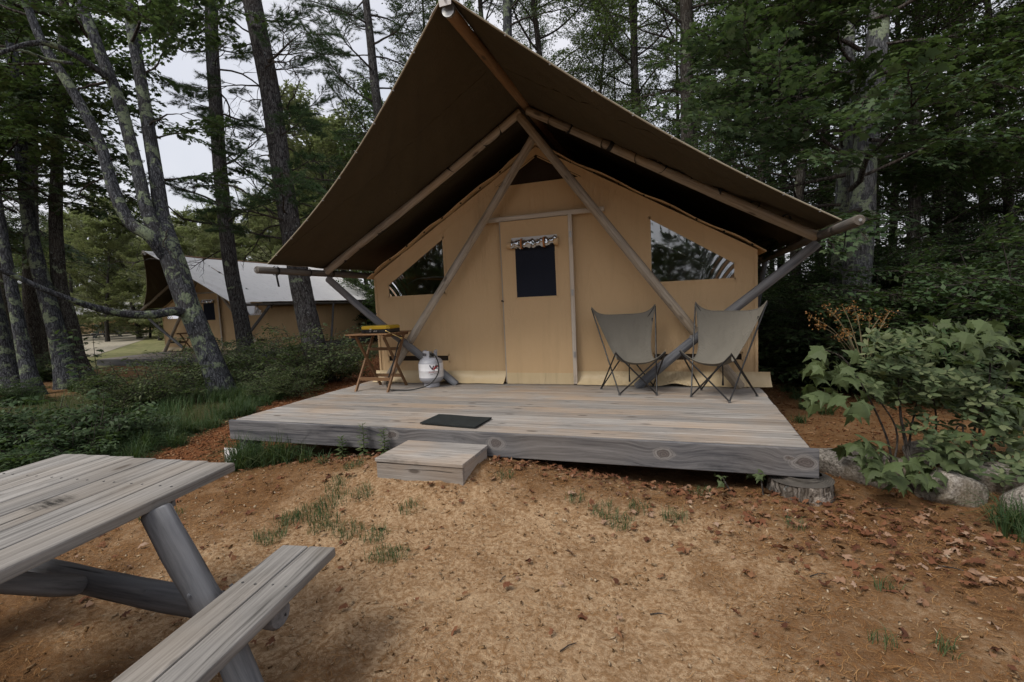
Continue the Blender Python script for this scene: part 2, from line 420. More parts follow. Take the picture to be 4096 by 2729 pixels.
# ------------------------------------------------------------------ helpers: objects
WORLD = {}
def tag(o, label=None, cat=None, group=None, kind=None):
    if label: o['label'] = label
    if cat: o['category'] = cat
    if group: o['group'] = group
    if kind: o['kind'] = kind
    return o
def thing(name, loc, label, cat, group=None):
    o = bpy.data.objects.new(name, None)
    o.empty_display_size = 0.1
    COL.objects.link(o)
    o.location = loc
    WORLD[o.name] = np.array(loc, float)
    return tag(o, label, cat, group)
def link(name, me, mat, parent=None, origin=None, rot=None):
    if mat is not None and not me.materials:
        me.materials.append(M[mat])
    o = bpy.data.objects.new(name, me)
    COL.objects.link(o)
    po = WORLD[parent.name] if parent else np.zeros(3)
    og = np.array(origin, float) if origin is not None else po
    o.parent = parent
    if rot is not None:
        o.matrix_local = Matrix.Translation(Vector(og - po)) @ rot.to_4x4()
    else:
        o.location = og - po
    WORLD[o.name] = og
    return o
def copy_tree(o, parent=None):
    c = o.copy()
    COL.objects.link(c)
    c.parent = parent
    WORLD[c.name] = WORLD.get(o.name, np.zeros(3))
    for ch in o.children:
        if ch.name in WORLD: copy_tree(ch, c)
    return c

def np_mesh(name, V, T, smooth=False):
    """triangle mesh from numpy arrays"""
    V = np.ascontiguousarray(V, dtype=np.float32)
    T = np.ascontiguousarray(T, dtype=np.int32)
    me = bpy.data.meshes.new(name)
    k = T.shape[1]
    me.vertices.add(len(V))
    me.vertices.foreach_set('co', V.ravel())
    me.loops.add(T.size)
    me.loops.foreach_set('vertex_index', T.ravel())
    me.polygons.add(len(T))
    me.polygons.foreach_set('loop_start', np.arange(0, T.size, k, dtype=np.int32))
    if smooth:
        me.polygons.foreach_set('use_smooth', np.ones(len(T), dtype=bool))
    me.update(calc_edges=True)
    me.validate()
    return me

class MB:
    def __init__(s): s.V = []; s.F = []
    def add(s, vs, fs):
        b = len(s.V)
        s.V += [tuple(map(float, v)) for v in vs]
        s.F += [tuple(i + b for i in f) for f in fs]
        return s
    def box(s, x0, x1, y0, y1, z0, z1, b=0.0):
        if b <= 0:
            v = [(x, y, z) for z in (z0, z1) for y in (y0, y1) for x in (x0, x1)]
            return s.add(v, [(0, 2, 3, 1), (4, 5, 7, 6), (0, 1, 5, 4), (2, 6, 7, 3), (0, 4, 6, 2), (1, 3, 7, 5)])
        bm = bmesh.new()
        bmesh.ops.create_cube(bm, size=1)
        for v in bm.verts:
            v.co = Vector(((x0 + x1) / 2 + v.co.x * (x1 - x0), (y0 + y1) / 2 + v.co.y * (y1 - y0), (z0 + z1) / 2 + v.co.z * (z1 - z0)))
        bmesh.ops.bevel(bm, geom=bm.edges[:], offset=b, segments=2, affect='EDGES', profile=0.5)
        s.add([v.co[:] for v in bm.verts], [[v.index for v in f.verts] for f in bm.faces if not bm.verts.index_update()])
        bm.free()
        return s
    def tube(s, pts, rad, n=8, cap=True, jitter=0.0, rng=None, flare=None):
        pts = [np.array(p, float) for p in pts]
        if not hasattr(rad, '__len__'): rad = [rad] * len(pts)
        up = np.array([0.13, 0.27, 0.95])
        base = len(s.V)
        t0 = pts[1] - pts[0]
        u = np.cross(t0, up if abs(t0[2]) < 0.9 * np.linalg.norm(t0) else np.array([1.0, 0.2, 0]))
        u /= np.linalg.norm(u)
        for i, p in enumerate(pts):
            t = pts[min(i + 1, len(pts) - 1)] - pts[max(i - 1, 0)]
            t = t / (np.linalg.norm(t) + 1e-12)
            u = u - t * (u @ t)
            u /= np.linalg.norm(u) + 1e-12
            w = np.cross(t, u)
            for k in range(n):
                a = 2 * math.pi * k / n
                r = rad[i]
                if jitter: r *= 1 + jitter * (math.sin(3 * a + p[2] * 2.1 + p[0]) * .5 + math.sin(7 * a + p[2] * 1.3) * .35 + (rng.random() - .5) * .5)
                s.V.append(tuple(p + (u * math.cos(a) + w * math.sin(a)) * r))
        for i in range(len(pts) - 1):
            for k in range(n):
                a = base + i * n + k
                b = base + i * n + (k + 1) % n
                s.F.append((a, b, b + n, a + n))
        if cap:
            s.F.append(tuple(base + k for k in range(n - 1, -1, -1)))
            s.F.append(tuple(base + (len(pts) - 1) * n + k for k in range(n)))
        return s
    def lathe(s, prof, c=(0, 0, 0), n=32):
        b = len(s.V)
        for r, z in prof:
            for k in range(n):
                a = 2 * math.pi * k / n
                s.V.append((c[0] + r * math.cos(a), c[1] + r * math.sin(a), c[2] + z))
        for i in range(len(prof) - 1):
            for k in range(n):
                k2 = (k + 1) % n
                s.F.append((b + i * n + k, b + i * n + k2, b + (i + 1) * n + k2, b + (i + 1) * n + k))
        return s
    def grid(s, fn, nu, nv):
        b = len(s.V)
        for j in range(nv + 1):
            for i in range(nu + 1):
                s.V.append(tuple(map(float, fn(i / nu, j / nv))))
        for j in range(nv):
            for i in range(nu):
                a = b + j * (nu + 1) + i
                s.F.append((a, a + 1, a + nu + 2, a + nu + 1))
        return s
    def slab(s, fn, nu, nv, d):
        """closed sheet: fn(u,v) on one side, offset by vector d on the other"""
        d = np.array(d, float)
        b = len(s.V)
        s.grid(fn, nu, nv)
        s.grid(lambda u, v: np.array(fn(u, v)) + d, nu, nv)
        n1 = (nu + 1) * (nv + 1)
        ring = [j * (nu + 1) for j in range(nv + 1)] + [nv * (nu + 1) + i for i in range(1, nu + 1)] + \
               [j * (nu + 1) + nu for j in range(nv - 1, -1, -1)] + [i for i in range(nu - 1, 0, -1)]
        for i in range(len(ring)):
            a, c = ring[i], ring[(i + 1) % len(ring)]
            s.F.append((b + a, b + c, b + n1 + c, b + n1 + a))
        return s
    def mesh(s, name, smooth=False, origin=None):
        me = bpy.data.meshes.new(name)
        V = s.V if origin is None else [tuple(np.array(v) - origin) for v in s.V]
        me.from_pydata(V, [], s.F)
        if smooth:
            me.polygons.foreach_set('use_smooth', [True] * len(me.polygons))
        me.update()
        return me
    def build(s, name, mat, parent=None, smooth=False, origin=None):
        og = np.array(origin, float) if origin is not None else (WORLD[parent.name] if parent else np.zeros(3))
        o = link(name, s.mesh(name, smooth, og), mat, parent, og)
        if smooth: auto_smooth(o)
        return o
def auto_smooth(o, ang=40):
    me = o.data
    bm = bmesh.new()
    bm.from_mesh(me)
    lim = math.radians(ang)
    for e in bm.edges:
        if len(e.link_faces) == 2 and e.calc_face_angle(0) > lim: e.smooth = False
    bm.to_mesh(me)
    bm.free()

def axis_rot(d, roll=0.0):
    """rotation taking local X to direction d"""
    x = Vector(d).normalized()
    up = Vector((0, 0, 1)) if abs(x.z) < 0.95 else Vector((0, 1, 0))
    y = up.cross(x).normalized()
    z = x.cross(y)
    m3 = Matrix((x, y, z)).transposed()
    return m3 @ Matrix.Rotation(roll, 3, 'X')
def log(name, p0, p1, r0, r1, mat, parent=None, seed=0, n=16, bend=0.012, round_end=True):
    p0 = np.array(p0, float); p1 = np.array(p1, float)
    L = float(np.linalg.norm(p1 - p0))
    rg = random.Random(seed)
    ns = max(6, int(L / 0.09))
    ph = [rg.uniform(0, 6.28) for _ in range(4)]
    mb = MB()
    pts, rad = [], []
    for i in range(ns + 1):
        t = i / ns
        pts.append((t * L, bend * math.sin(math.pi * t * 1.3 + ph[0]) - bend * math.sin(ph[0]) , bend * math.sin(math.pi * t * 1.7 + ph[1]) - bend * math.sin(ph[1])))
        rad.append((r0 + (r1 - r0) * t) * (1 + 0.02 * math.sin(t * 17 + ph[2]) + 0.012 * math.sin(t * 41 + ph[3])))
    if round_end:
        pts = [(-.0, pts[0][1], pts[0][2])] + [(0.012, pts[0][1], pts[0][2])] + pts[1:-1] + [(L - 0.012, pts[-1][1], pts[-1][2]), (L, pts[-1][1], pts[-1][2])]
        rad = [rad[0] * 0.86, rad[0]] + rad[1:-1] + [rad[-1], rad[-1] * 0.86]
    mb.tube(pts, rad, n, True, 0.02, rg)
    for k in range(int(L * 1.6)):                       # small branch-scar bumps
        a = rg.uniform(0, 6.28); x = rg.uniform(.1, L - .1); rr = r0 + (r1 - r0) * x / L
        mb.tube([(x, math.cos(a) * rr * .8, math.sin(a) * rr * .8), (x + .004, math.cos(a) * rr * 1.02, math.sin(a) * rr * 1.02)], [rr * .16, rr * .10], 7)
    me = mb.mesh(name, True)
    o = link(name, me, mat, parent, p0, axis_rot(p1 - p0, rg.uniform(0, 6.28)))
    auto_smooth(o, 50)
    return o
BOARDS = {}
def board(name, L, w, th, mat, parent, origin, rot=None, b=0.005, key=None):
    """board with length along local X, width along local Y, thickness down local Z; origin at the middle of the top left end"""
    k = (round(L, 3), round(w, 3), round(th, 3), mat, b)
    if k not in BOARDS:
        BOARDS[k] = MB().box(0, L, -w / 2, w / 2, -th, 0, b).mesh(name)
    return link(name, BOARDS[k], mat, parent, origin, rot)

# ------------------------------------------------------------------ ground
def fbm(x, y, s=1.0, seed=0.0):
    v = 0.0
    a = 1.0
    for i in range(4):
        v = v + a * np.sin(x * s * 1.7 + seed + 1.3 * np.sin(y * s * 1.1 + i * 2.1)) * np.cos(y * s * 1.5 - seed + 1.1 * np.sin(x * s * 1.3 + i))
        s *= 1.9
        a *= 0.5
    return v / 1.6
def sst(a, b, x):
    t = np.clip((x - a) / (b - a), 0, 1)
    return t * t * (3 - 2 * t)
def gz(x, y):
    x = np.asarray(x, float); y = np.asarray(y, float)
    z = -0.43 + 0.24 * np.exp(-((x + 0.1) / 1.6) ** 2 - ((y + 2.55) / 0.6) ** 2)
    z = z + 0.07 * sst(1.4, 2.6, x) - 0.05 * sst(1.8, 3.2, -x)
    z = z + 0.02 * fbm(x, y, 1.1) * sst(0, 1, 8 - np.abs(x))
    z = z + 0.25 * sst(5, 14, x) * 1.0
    return z
def left_edge(y):
    return np.interp(y, [-3.2, -2.3, -1.74, 0.6, 4.1, 7.4, 20], [-3.6, -4.0, -4.26, -5.16, -6.8, -7.8, -12])
def zones(x, y):
    nz = fbm(x, y, 1.6, 2.0) * 0.35 + fbm(x, y, 5.5, 1.0) * 0.16
    d = np.sqrt(((x - 0.45) / 2.1) ** 2 + ((y + 3.75) / 1.25) ** 2)
    duff = 0.22 + 0.78 * sst(0.40, 1.45, d + nz * 1.1)
    duff = np.maximum(duff, 0.8 * sst(2.9, 2.6, -y + nz * .15))
    le = left_edge(y)
    mulch = sst(-0.25, 0.15, x - le + nz * 0.4) * sst(-2.2, -2.9, x + nz * 0.2) * sst(-2.75, -2.35, y + nz * .2)
    green = sst(0.35, -0.1, x - le + nz * 0.5) * sst(-14, -8, x + nz) * sst(-4.4, -3.3, y)
    green = np.maximum(green, 0.7 * sst(0.45, 0.7, fbm(x, y, 0.8, 5.0)) * sst(-3, -9, x))
    return duff, green, mulch
def axis_pts(segs):
    out = []
    for a, b, st in segs:
        out += list(np.arange(a, b - 1e-6, st))
    out.append(segs[-1][1])
    return np.array(out)
gx = axis_pts([(-260, -60, 12), (-60, -20, 2.0), (-20, -6, 0.35), (-6, -3, 0.06), (-3, 4.5, 0.028), (4.5, 9, 0.12), (9, 30, 1.0), (30, 260, 12)])
gy = axis_pts([(-200, -20, 12), (-20, -6, 1.0), (-6, -5.2, 0.1), (-5.2, -1.9, 0.028), (-1.9, 3, 0.1), (3, 12, 0.4), (12, 60, 2), (60, 300, 12)])
X, Y = np.meshgrid(gx, gy)
near = ((X > -3.5) & (X < 4.8) & (Y < -1.8))
Z = gz(X, Y) + near * (0.009 * fbm(X, Y, 8.0, 3.0) + 0.006 * fbm(X, Y, 21.0, 4.0) + 0.003 * RNG.standard_normal(X.shape))
nx, ny = len(gx), len(gy)
idx = np.arange(nx * ny).reshape(ny, nx)
Q = np.stack([idx[:-1, :-1], idx[:-1, 1:], idx[1:, 1:], idx[1:, :-1]], -1).reshape(-1, 4)
me = np_mesh('ground', np.stack([X, Y, Z], -1).reshape(-1, 3), Q, True)
du, gr, mu = zones(X, Y)
ca = me.color_attributes.new('zone', 'FLOAT_COLOR', 'POINT')
ca.data.foreach_set('color', np.stack([du, gr, mu, np.ones_like(du)], -1).astype(np.float32).ravel())
ground = tag(link('ground', me, 'forest_floor'), kind='structure')

def sheet(name, pts, z, mat):
    """flat ground sheet from an outline, following the terrain"""
    bm = bmesh.new()
    vs = [bm.verts.new((p[0], p[1], 0)) for p in pts]
    bm.faces.new(vs)
    bmesh.ops.triangulate(bm, faces=bm.faces[:])
    bmesh.ops.subdivide_edges(bm, edges=bm.edges[:], cuts=7, use_grid_fill=True)
    for v in bm.verts: v.co.z = float(gz(v.co.x, v.co.y)) + z
    me = bpy.data.meshes.new(name)
    bm.to_mesh(me)
    bm.free()
    return tag(link(name, me, mat), kind='structure')
sheet('lawn', [(-15.3, 2.4), (-16.4, 5.0), (-19.5, 8.5), (-30, 18), (-60, 40), (-90, 40), (-90, 8), (-40, 3.0), (-24, 1.6)], 0.014, 'lawn_grass')
sheet('lane', [(-22, 7.4), (-34, 17.5), (-60, 36), (-95, 36), (-95, 26), (-50, 17.5), (-33, 10.6)], 0.03, 'lane_gravel')

# ------------------------------------------------------------------ tents
def poly_with_holes(outer, holes, y, th):
    """upright sheet in the XZ plane at depth y with real openings, thickness th towards +Y"""
    bm = bmesh.new()
    edges = []
    for loop in [outer] + holes:
        vs = [bm.verts.new((p[0], y, p[1])) for p in loop]
        for i in range(len(vs)):
            edges.append(bm.edges.new((vs[i], vs[(i + 1) % len(vs)])))
    bmesh.ops.triangle_fill(bm, edges=edges, use_beauty=True, use_dissolve=False, normal=(0, -1, 0))
    ret = bmesh.ops.extrude_face_region(bm, geom=bm.faces[:])
    for g in ret['geom']:
        if isinstance(g, bmesh.types.BMVert): g.co.y += th
    bmesh.ops.recalc_face_normals(bm, faces=bm.faces[:])
    mb = MB()
    bm.verts.index_update()
    mb.add([v.co[:] for v in bm.verts], [[v.index for v in f.verts] for f in bm.faces])
    bm.free()
    return mb
def strip(pts, w, d, y):
    """flat ribbon w wide, d proud of plane y, along 2-D points (x,z)"""
    mb = MB()
    for (x0, z0), (x1, z1) in zip(pts[:-1], pts[1:]):
        L = math.hypot(x1 - x0, z1 - z0)
        nx_, nz_ = -(z1 - z0) / L * w / 2, (x1 - x0) / L * w / 2
        v = []
        for yy in (y - d, y):
            v += [(x0 + nx_, yy, z0 + nz_), (x1 + nx_, yy, z1 + nz_), (x1 - nx_, yy, z1 - nz_), (x0 - nx_, yy, z0 - nz_)]
        mb.add(v, [(0, 1, 2, 3), (7, 6, 5, 4), (0, 4, 5, 1), (1, 5, 6, 2), (2, 6, 7, 3), (3, 7, 4, 0)])
    return mb
W, ZE, ZA, LEN = 2.5, 1.53, 3.0, 6.0
def fly_fn(s, tipy, cy, lift, back, seed):
    def fn(u, v):
        u2 = u ** 1.6
        bow = 0.13 * math.sin(math.pi * min(1, v)) * (1 if True else 0)
        yf = tipy + (cy - tipy) * v + bow
        y = yf + (back - yf) * u2
        rz = float(np.interp(y, [-2.5, -0.42, 20], [3.455, 3.36, 3.33]))
        x = s * (0.035 + 3.03 * v)
        z = rz + (1.675 - rz) * v - 0.06 * math.sin(math.pi * v) * (0.8 + 0.2 * math.cos(y))
        e = y - yf                                  # distance behind the free front edge
        fan = math.atan2(v * 3.3, (e + 0.35))
        ed = 1 - math.exp(-(e / 0.16) ** 2)
        z += 0.020 * math.sin(fan * 46 + seed) * math.exp(-e * 0.55) * v * (1.12 - v) * 2.4 * ed + 0.03 * math.sin(fan * 19 + 2 + seed) * math.exp(-e * .6) * v * (1.12 - v) * 2.0 * ed
        z += 0.022 * math.sin(e * 9 + v * 3 + seed) * math.exp(-e * 0.6) * math.sin(math.pi * v) * ed
        z += 0.03 * math.exp(-(e / 0.05) ** 2) * 0 + 0.006 * math.sin(y * 2.6 + seed) * v * ed
        return (x, y, z + lift)
    return fn
def make_tent(label, group, tipy=-2.42, cl=-1.36, cr=-0.86, detail=True, name='canvas_tent'):
    T = thing(name, (0, 0, 0), label, 'tent', group)
    back = LEN + 0.6
    # front wall with its openings
    win = {}
    for s in (-1, 1):
        win[s] = [(s * 1.35, 1.215), (s * 2.28, 1.215), (s * 2.28, 1.405), (s * 1.35, 2.0)]
        if s < 0: win[s] = win[s][::-1]
    vent = [(-0.575, 2.56), (0.575, 2.56), (0, 2.905)]
    lows = {s: [(s * 1.36, 0.285), (s * 2.35, 0.285), (s * 2.35, 0.39), (s * 1.36, 0.39)][::s] for s in (-1, 1)}
    outer = [(-W, 0.012), (W, 0.012), (W, ZE), (0, ZA), (-W, ZE)]
    poly_with_holes(outer, [win[-1], win[1], vent, lows[-1], lows[1]], 0, 0.008).build('front_wall', 'canvas_tan', T)
    # side and back walls
    for s in (-1, 1):
        MB().slab(lambda u, v: (s * (W - 0.008 + 0.012 * math.sin(u * 30) * math.sin(math.pi * v) + 0.012), 0.012 + u * LEN, 0.012 + v * (ZE - .012)), 60, 10, (-s * 0.008, 0, 0)).build('side_wall', 'canvas_tan', T, True)
    poly_with_holes([(-W, 0.012), (W, 0.012), (W, ZE), (0, ZA), (-W, ZE)], [], LEN + 0.016, 0.008).build('back_wall', 'canvas_tan', T)
    # body roof under the fly, its front edge rolled over the gable
    for s in (-1, 1):
        MB().slab(lambda u, v: (s * (0.0 + 2.58 * v), -0.075 + 0.012 * math.sin(v * 40) + u * (LEN + .12), ZA + 0.035 + (ZE + 0.02 - ZA - 0.035 - .03) * v + .012 * math.sin(v * 23)), 24, 24, (0, 0, -0.012)).build('body_roof', 'canvas_tan', T, True)
    # windows
    for s in (-1, 1):
        w = win[s] if s > 0 else win[s][::-1]
        def pane(u, v):
            zb = 1.205; x = 1.34 + 0.95 * u
            zt = 2.01 - (0.60) * u
            z = zb + (zt - zb) * v
            rip = (0.0028 if s > 0 else 0.0008) * math.sin(75 * (u - 0.18 * v)) * sst(0.55, 0.95, u)
            rip += 0.0014 * math.sin(95 * v) * sst(0.08, 0.0, u)
            rip += 0.0008 * math.sin(60 * u + 9) * sst(0.86, 1.0, v)
            return (s * x, 0.004 + float(rip) , z)
        p = MB().grid(pane, 110, 24).build('window', 'window_vinyl', T, True)
        pts = w + [w[0]]
        strip(pts, 0.035, 0.006, 0).build('window_binding', 'canvas_tan', p)
        strip(lows[s] + [lows[s][0]], 0.035, 0.005, 0).build('vent_binding', 'canvas_tan', T)
        x0, x1 = sorted((s * 1.35, s * 2.36))
        MB().slab(lambda u, v: (x0 + (x1 - x0) * u, 0.012, 0.28 + .115 * v), 10, 3, (0, 0.003, 0)).build('low_vent', 'mesh_brown', T)
    MB().add([(-.62, .012, 2.54), (.62, .012, 2.54), (0, .012, 2.93)], [(0, 1, 2)]).build('gable_vent', 'mesh_brown', T)
    strip([(-0.59, 2.555), (0.59, 2.555)], 0.02, 0.005, 0).build('vent_hem', 'canvas_tan', T)
    # seams
    for x in (-1.13, 1.14, 0.07):
        zt = ZA - (ZA - ZE) * abs(x) / W - 0.03
        z0 = 0.13 if abs(x) > .5 else 2.16
        z1 = zt if abs(x) > .5 else 2.54
        strip([(x, z0), (x, z1)], 0.013, 0.003, 0).build('seam', 'canvas_tan', T)
    for s in (-1, 1):
        strip([(s * 2.46, ZE - .11), (s * 0.02, ZA - 0.125)], 0.014, 0.004, 0).build('seam', 'canvas_tan', T)
        strip([(s * 2.485, 0.10), (s * 2.485, ZE - .05)], 0.03, 0.012, 0).build('corner_binding', 'canvas_tan', T)
        # toggles along the gable edge
        if detail:
            for k in range(9):
                q = (k + .6) / 9
                cx, cz = s * 2.55 * q, ZA - (ZA - ZE) * q + 0.012
                MB().tube([(cx, -0.085, cz - .02), (cx + .005 * s, -0.105, cz - .035)], [.011, .007], 6).build('toggle', 'strap_black', T)
    # skirt lying out on the deck
    for (xa, xb) in ((-2.56, -0.52), (0.43, 2.62)):
        def sk(u, v):
            x = xa + (xb - xa) * u
            wr = math.sin(x * 9) * .012 + math.sin(x * 23 + 1) * .006 + math.sin(x * 47) * 0.002
            return (x + .02 * v * math.sin(x * 5), -0.012 - 0.10 * v ** 2.2 - wr * v - .01, 0.165 - 0.155 * v + abs(wr) * .5 * v * (1 - v) + (.035 * max(0, math.sin(x * 4.3 + 1)) ** 8) * v)
        MB().slab(sk, 90, 8, (0, 0, -0.003)).build('skirt', 'skirt_vinyl', T, True)
    # door
    dx0, dx1, hd = -0.493, 0.403, 2.105
    D = MB().box(dx0, dx1, -0.085, -0.04, 0.012, hd, 0.008).build('door', 'canvas_tan', T)
    wq = [(-0.31, 1.125), (0.232, 1.125), (0.232, 1.77), (-0.31, 1.77)]
    strip([(-.312, 1.78), (-.312, 1.118), (.234, 1.118), (.234, 1.78)], 0.028, 0.004, -0.085).build('window_binding', 'canvas_tan', D)
    MB().slab(lambda u, v: (-.30 + .522 * u, -0.0892 - .002 * math.sin(u * 9) * math.sin(v * 7), 1.13 + .64 * v), 14, 14, (0, .003, 0)).build('insect_screen', 'mesh_dark', D, True)
    rl = MB()
    rg = random.Random(3)
    def roll(u, v):
        a = v * 2 * math.pi * 1.0
        r = 0.046 + 0.007 * math.sin(u * 23 + a * 2) + 0.005 * math.sin(u * 41 - a * 3) + .004 * math.sin(u * 67)
        return (-0.338 + 0.595 * u, -0.128 + r * math.cos(a) * .8, 1.80 - .012 * math.sin(math.pi * u) + 0.012 * u + r * 1.1 * math.sin(a))
    RL = MB().grid(roll, 60, 22).build('rolled_flap', 'clear_vinyl', D, True)
    MB().box(-0.34, 0.257, -0.105, -0.092, 1.835, 1.885, .004).build('flap_hem', 'canvas_grey', RL)
    for xx in (-0.385, 0.225):
        def kn(u, v, xx=xx):
            a = v * 2 * math.pi
            return (xx + .06 * u, -0.128 + .05 * math.cos(a) * (0.75 + .25 * u), 1.795 + .052 * math.sin(a) * (.75 + .25 * u))
        MB().grid(kn, 5, 14).build('flap_edge', 'canvas_tan', RL, True)
    for xx in (-0.205, 0.09):
        def stp(u, v, xx=xx):
            a = u * 2 * math.pi
            return (xx + .022 * v, -0.128 + .058 * math.cos(a) * .85, 1.80 + .066 * math.sin(a))
        MB().grid(stp, 20, 2).build('tie_strap', 'strap_orange', RL, True)
    def hem(u, v):
        return (dx0 + .004 + (dx1 - dx0 - .008) * u, -0.0895 - .004 * math.sin(u * 25) * v, 0.15 - .145 * v)
    MB().slab(hem, 30, 4, (0, .003, 0)).build('hem', 'skirt_vinyl', D, True)
    hx = MB()
    for z in (0.35, 1.12, 1.83):
        MB().box(dx1 + .012, dx1 + .038, -0.108, -0.10, z, z + .075, .002).build('hinge', 'steel', D)
    MB().tube([(dx0 - .03, -.06, 1.085), (dx0 - .012, -.115, 1.10), (dx0 + .012, -.10, 1.085)], .006, 6).build('latch', 'strap_black', D)
    # door surround
    board('door_header', 1.62, 0.045, 0.055, 'trim_wood', T, (-0.78, -0.062, 2.165))
    board('door_post', 2.10, 0.05, 0.03, 'trim_wood', T, (dx1 + .022, -0.07, 0.012), axis_rot((0, 0, 1)))
    board('door_post', 2.10, 0.03, 0.03, 'trim_wood', T, (dx0 - .008, -0.030, 0.012), axis_rot((0, 0, 1)))
    # poles
    log('ridge_pole', (0, tipy + .07, 3.392), (0, back - .2, 3.27), .052, .058, 'ridge_wood', T, 1)
    for s in (-1, 1):
        log('rafter', (s * .04, -0.425, 3.285), (s * 3.0, -0.385, 1.605), .047, .052, 'pole_wood', T, 2 + s)
        log('rafter', (s * .04, LEN * .5, 3.23), (s * 3.0, LEN * .5, 1.605), .045, .05, 'pole_wood', T, 5 + s)
        log('rafter', (s * .04, LEN + .3, 3.23), (s * 3.0, LEN + .3, 1.605), .045, .05, 'pole_wood', T, 8 + s)
        P = log('eave_pole', (s * 3.018, -1.58 if s < 0 else -1.50, 1.592), (s * 3.018, back, 1.592), .044, .052, 'log_dark', T, 11 + s)
        brk = MB().tube([(s * 3.018, -1.6 if s < 0 else -1.52, 1.592), (s * 3.018, -1.592 if s < 0 else -1.512, 1.592)], .012, 8).build('end_bolt', 'steel', T)
        log('brace_pole', (s * 1.18, -0.20, 0.0), (s * 2.985, -0.375, 1.535), .054, .048, 'log_table', T, 14 + s)
        for yy in (LEN * .5, LEN + .3):
            log('side_post', (s * 2.75, yy, -.3), (s * 3.0, yy, 1.56), .045, .04, 'log_grey', T, 31 + s)
        # lashings round the front rafter
        a = np.array((s * .04, -0.425, 3.285)); b = np.array((s * 3.0, -0.385, 1.605))
        for k, q in enumerate([.10, .16, .30, .315, .42, .50, .61, .68, .70, .80, .90]):
            c = a + (b - a) * q
            wd = 0.045 if k in (3, 8) else 0.02
            dd = (b - a) / np.linalg.norm(b - a)
            tl = np.array([0, .012 * (1 if k % 2 else -1), 0])
            MB().tube([c - dd * wd / 2 - tl, c + dd * wd / 2 + tl], .0610 + .002 * (k % 2), 14, False).build('lashing', 'strap_black', T, True)
        for q, yy, ln in ((1.0, -1.25 if s < 0 else -0.98, .20), (.985, -0.33, .18)):
            cx = s * 3.018 * q
            MB().slab(lambda u, v: (cx + s * .056 - .012 * v * s, yy + .03 * u + .02 * v, 1.60 - ln * v), 1, 6, (s * .002, 0, 0)).build('hanging_strap', 'strap_black', T)
        for yy in ((-1.30, -0.75, -0.30) if s < 0 else (-0.95, -0.30)):
            MB().tube([(s * 3.018, yy, 1.592), (s * 3.018, yy + .025, 1.592)], .0585, 14, False).build('lashing', 'strap_black', T, True)
        # gap cords between the fly and the eave pole
        if detail:
            for k in range(14):
                yy = -0.2 + k * 0.42
                MB().tube([(s * 3.06, yy, 1.68), (s * 3.07, yy + .03, 1.62), (s * 3.03, yy + .05, 1.545)], .004, 5).build('eave_cord', 'strap_black', T)
    log('leg_pole', (-0.065, -0.425, 3.245), (2.29, -0.195, 0.0), .050, .056, 'pole_wood', T, 21)
    log('leg_pole', (0.085, -0.335, 3.02), (-2.29, -0.195, 0.0), .049, .056, 'pole_wood', T, 22)
    MB().tube([(0.752, -0.345, 2.08), (.752, -.325, 2.08)], .017, 10).build('pole_bolt', 'steel', T)
    MB().tube([(1.79, -0.29, 0.60), (1.79, -.27, 0.60)], .017, 10).build('pole_bolt', 'steel', T)
    MB().tube([(-1.80, -0.30, 0.60), (-1.80, -.275, 0.60)], .017, 10).build('pole_bolt', 'steel', T)
    # fly: weathered outside, brown lining
    for s, c in ((-1, cl), (1, cr)):
        F = MB().grid(fly_fn(s, tipy, c, 0.006, back, 1.0 + s), 90, 60).build('fly', 'canvas_grey', T, True)
        MB().grid(fly_fn(s, tipy + .004, c + .004, 0.0, back, 1.0 + s), 90, 60).build('fly_lining', 'canvas_brown', F, True)
        f = fly_fn(s, tipy, c, 0.003, back, 1.0 + s)
        MB().tube([f(0, v) for v in np.linspace(0, 1, 50)], .0075, 6).build('fly_hem', 'canvas_hem', F, True)
        MB().tube([f(u, 1) for u in np.linspace(0, 1, 70)], .007, 6).build('fly_hem', 'canvas_hem', F, True)
        for ys in (-1.35, -0.15, 1.2, 2.6):
            pts = []
            for v in np.linspace(0.02, .99, 44):
                yf_ = tipy + (c - tipy) * v + .13 * math.sin(math.pi * v)
                if ys < yf_ + .02: continue
                u_ = ((ys - yf_) / (back - yf_)) ** (1 / 1.6)
                q_ = fly_fn(s, tipy + .004, c + .004, -0.002, back, 1.0 + s)(u_, v)
                pts.append(q_)
            if len(pts) > 4: MB().tube(pts, .004, 5).build('fly_seam', 'canvas_brown', F, True)
        if detail:
            for v in np.linspace(.12, .94, 9):
                q_ = np.array(f(.012, v))
                MB().tube([q_ + (0, 0, -.012), q_ + (0, 0, .012)], .010, 8).build('grommet', 'steel', F)
    def cap(u, v):
        a = (u - .5) * 2
        rz = 3.474 - 0.012 * (v * .35)
        return (a * 0.16, tipy - 0.012 + .42 * v * (1 - .5 * abs(a)) + .052 * abs(a), rz - abs(a) ** 1.5 * 0.095 - .012 * (1 - v) ** 3)
    MB().slab(cap, 14, 10, (0, 0, .004)).build('tip_cap', 'canvas_grey', T, True)
    MB().tube([(0, tipy + .045, 3.392), (0, tipy + .07, 3.392)], .054, 14).build('pole_end', 'steel', T)
    capf = MB().slab(lambda u, v: (.055 * (2 * u - 1) * (1 - .1 * v), tipy - .012 + .012 * v, 3.475 - .075 * v), 4, 4, (0, .004, 0)).build('tip_flap', 'canvas_grey', T, True)
    MB().tube([(0, tipy - .022, 3.445), (0, tipy - .014, 3.445)], .011, 10).build('tip_rivet', 'steel', T)
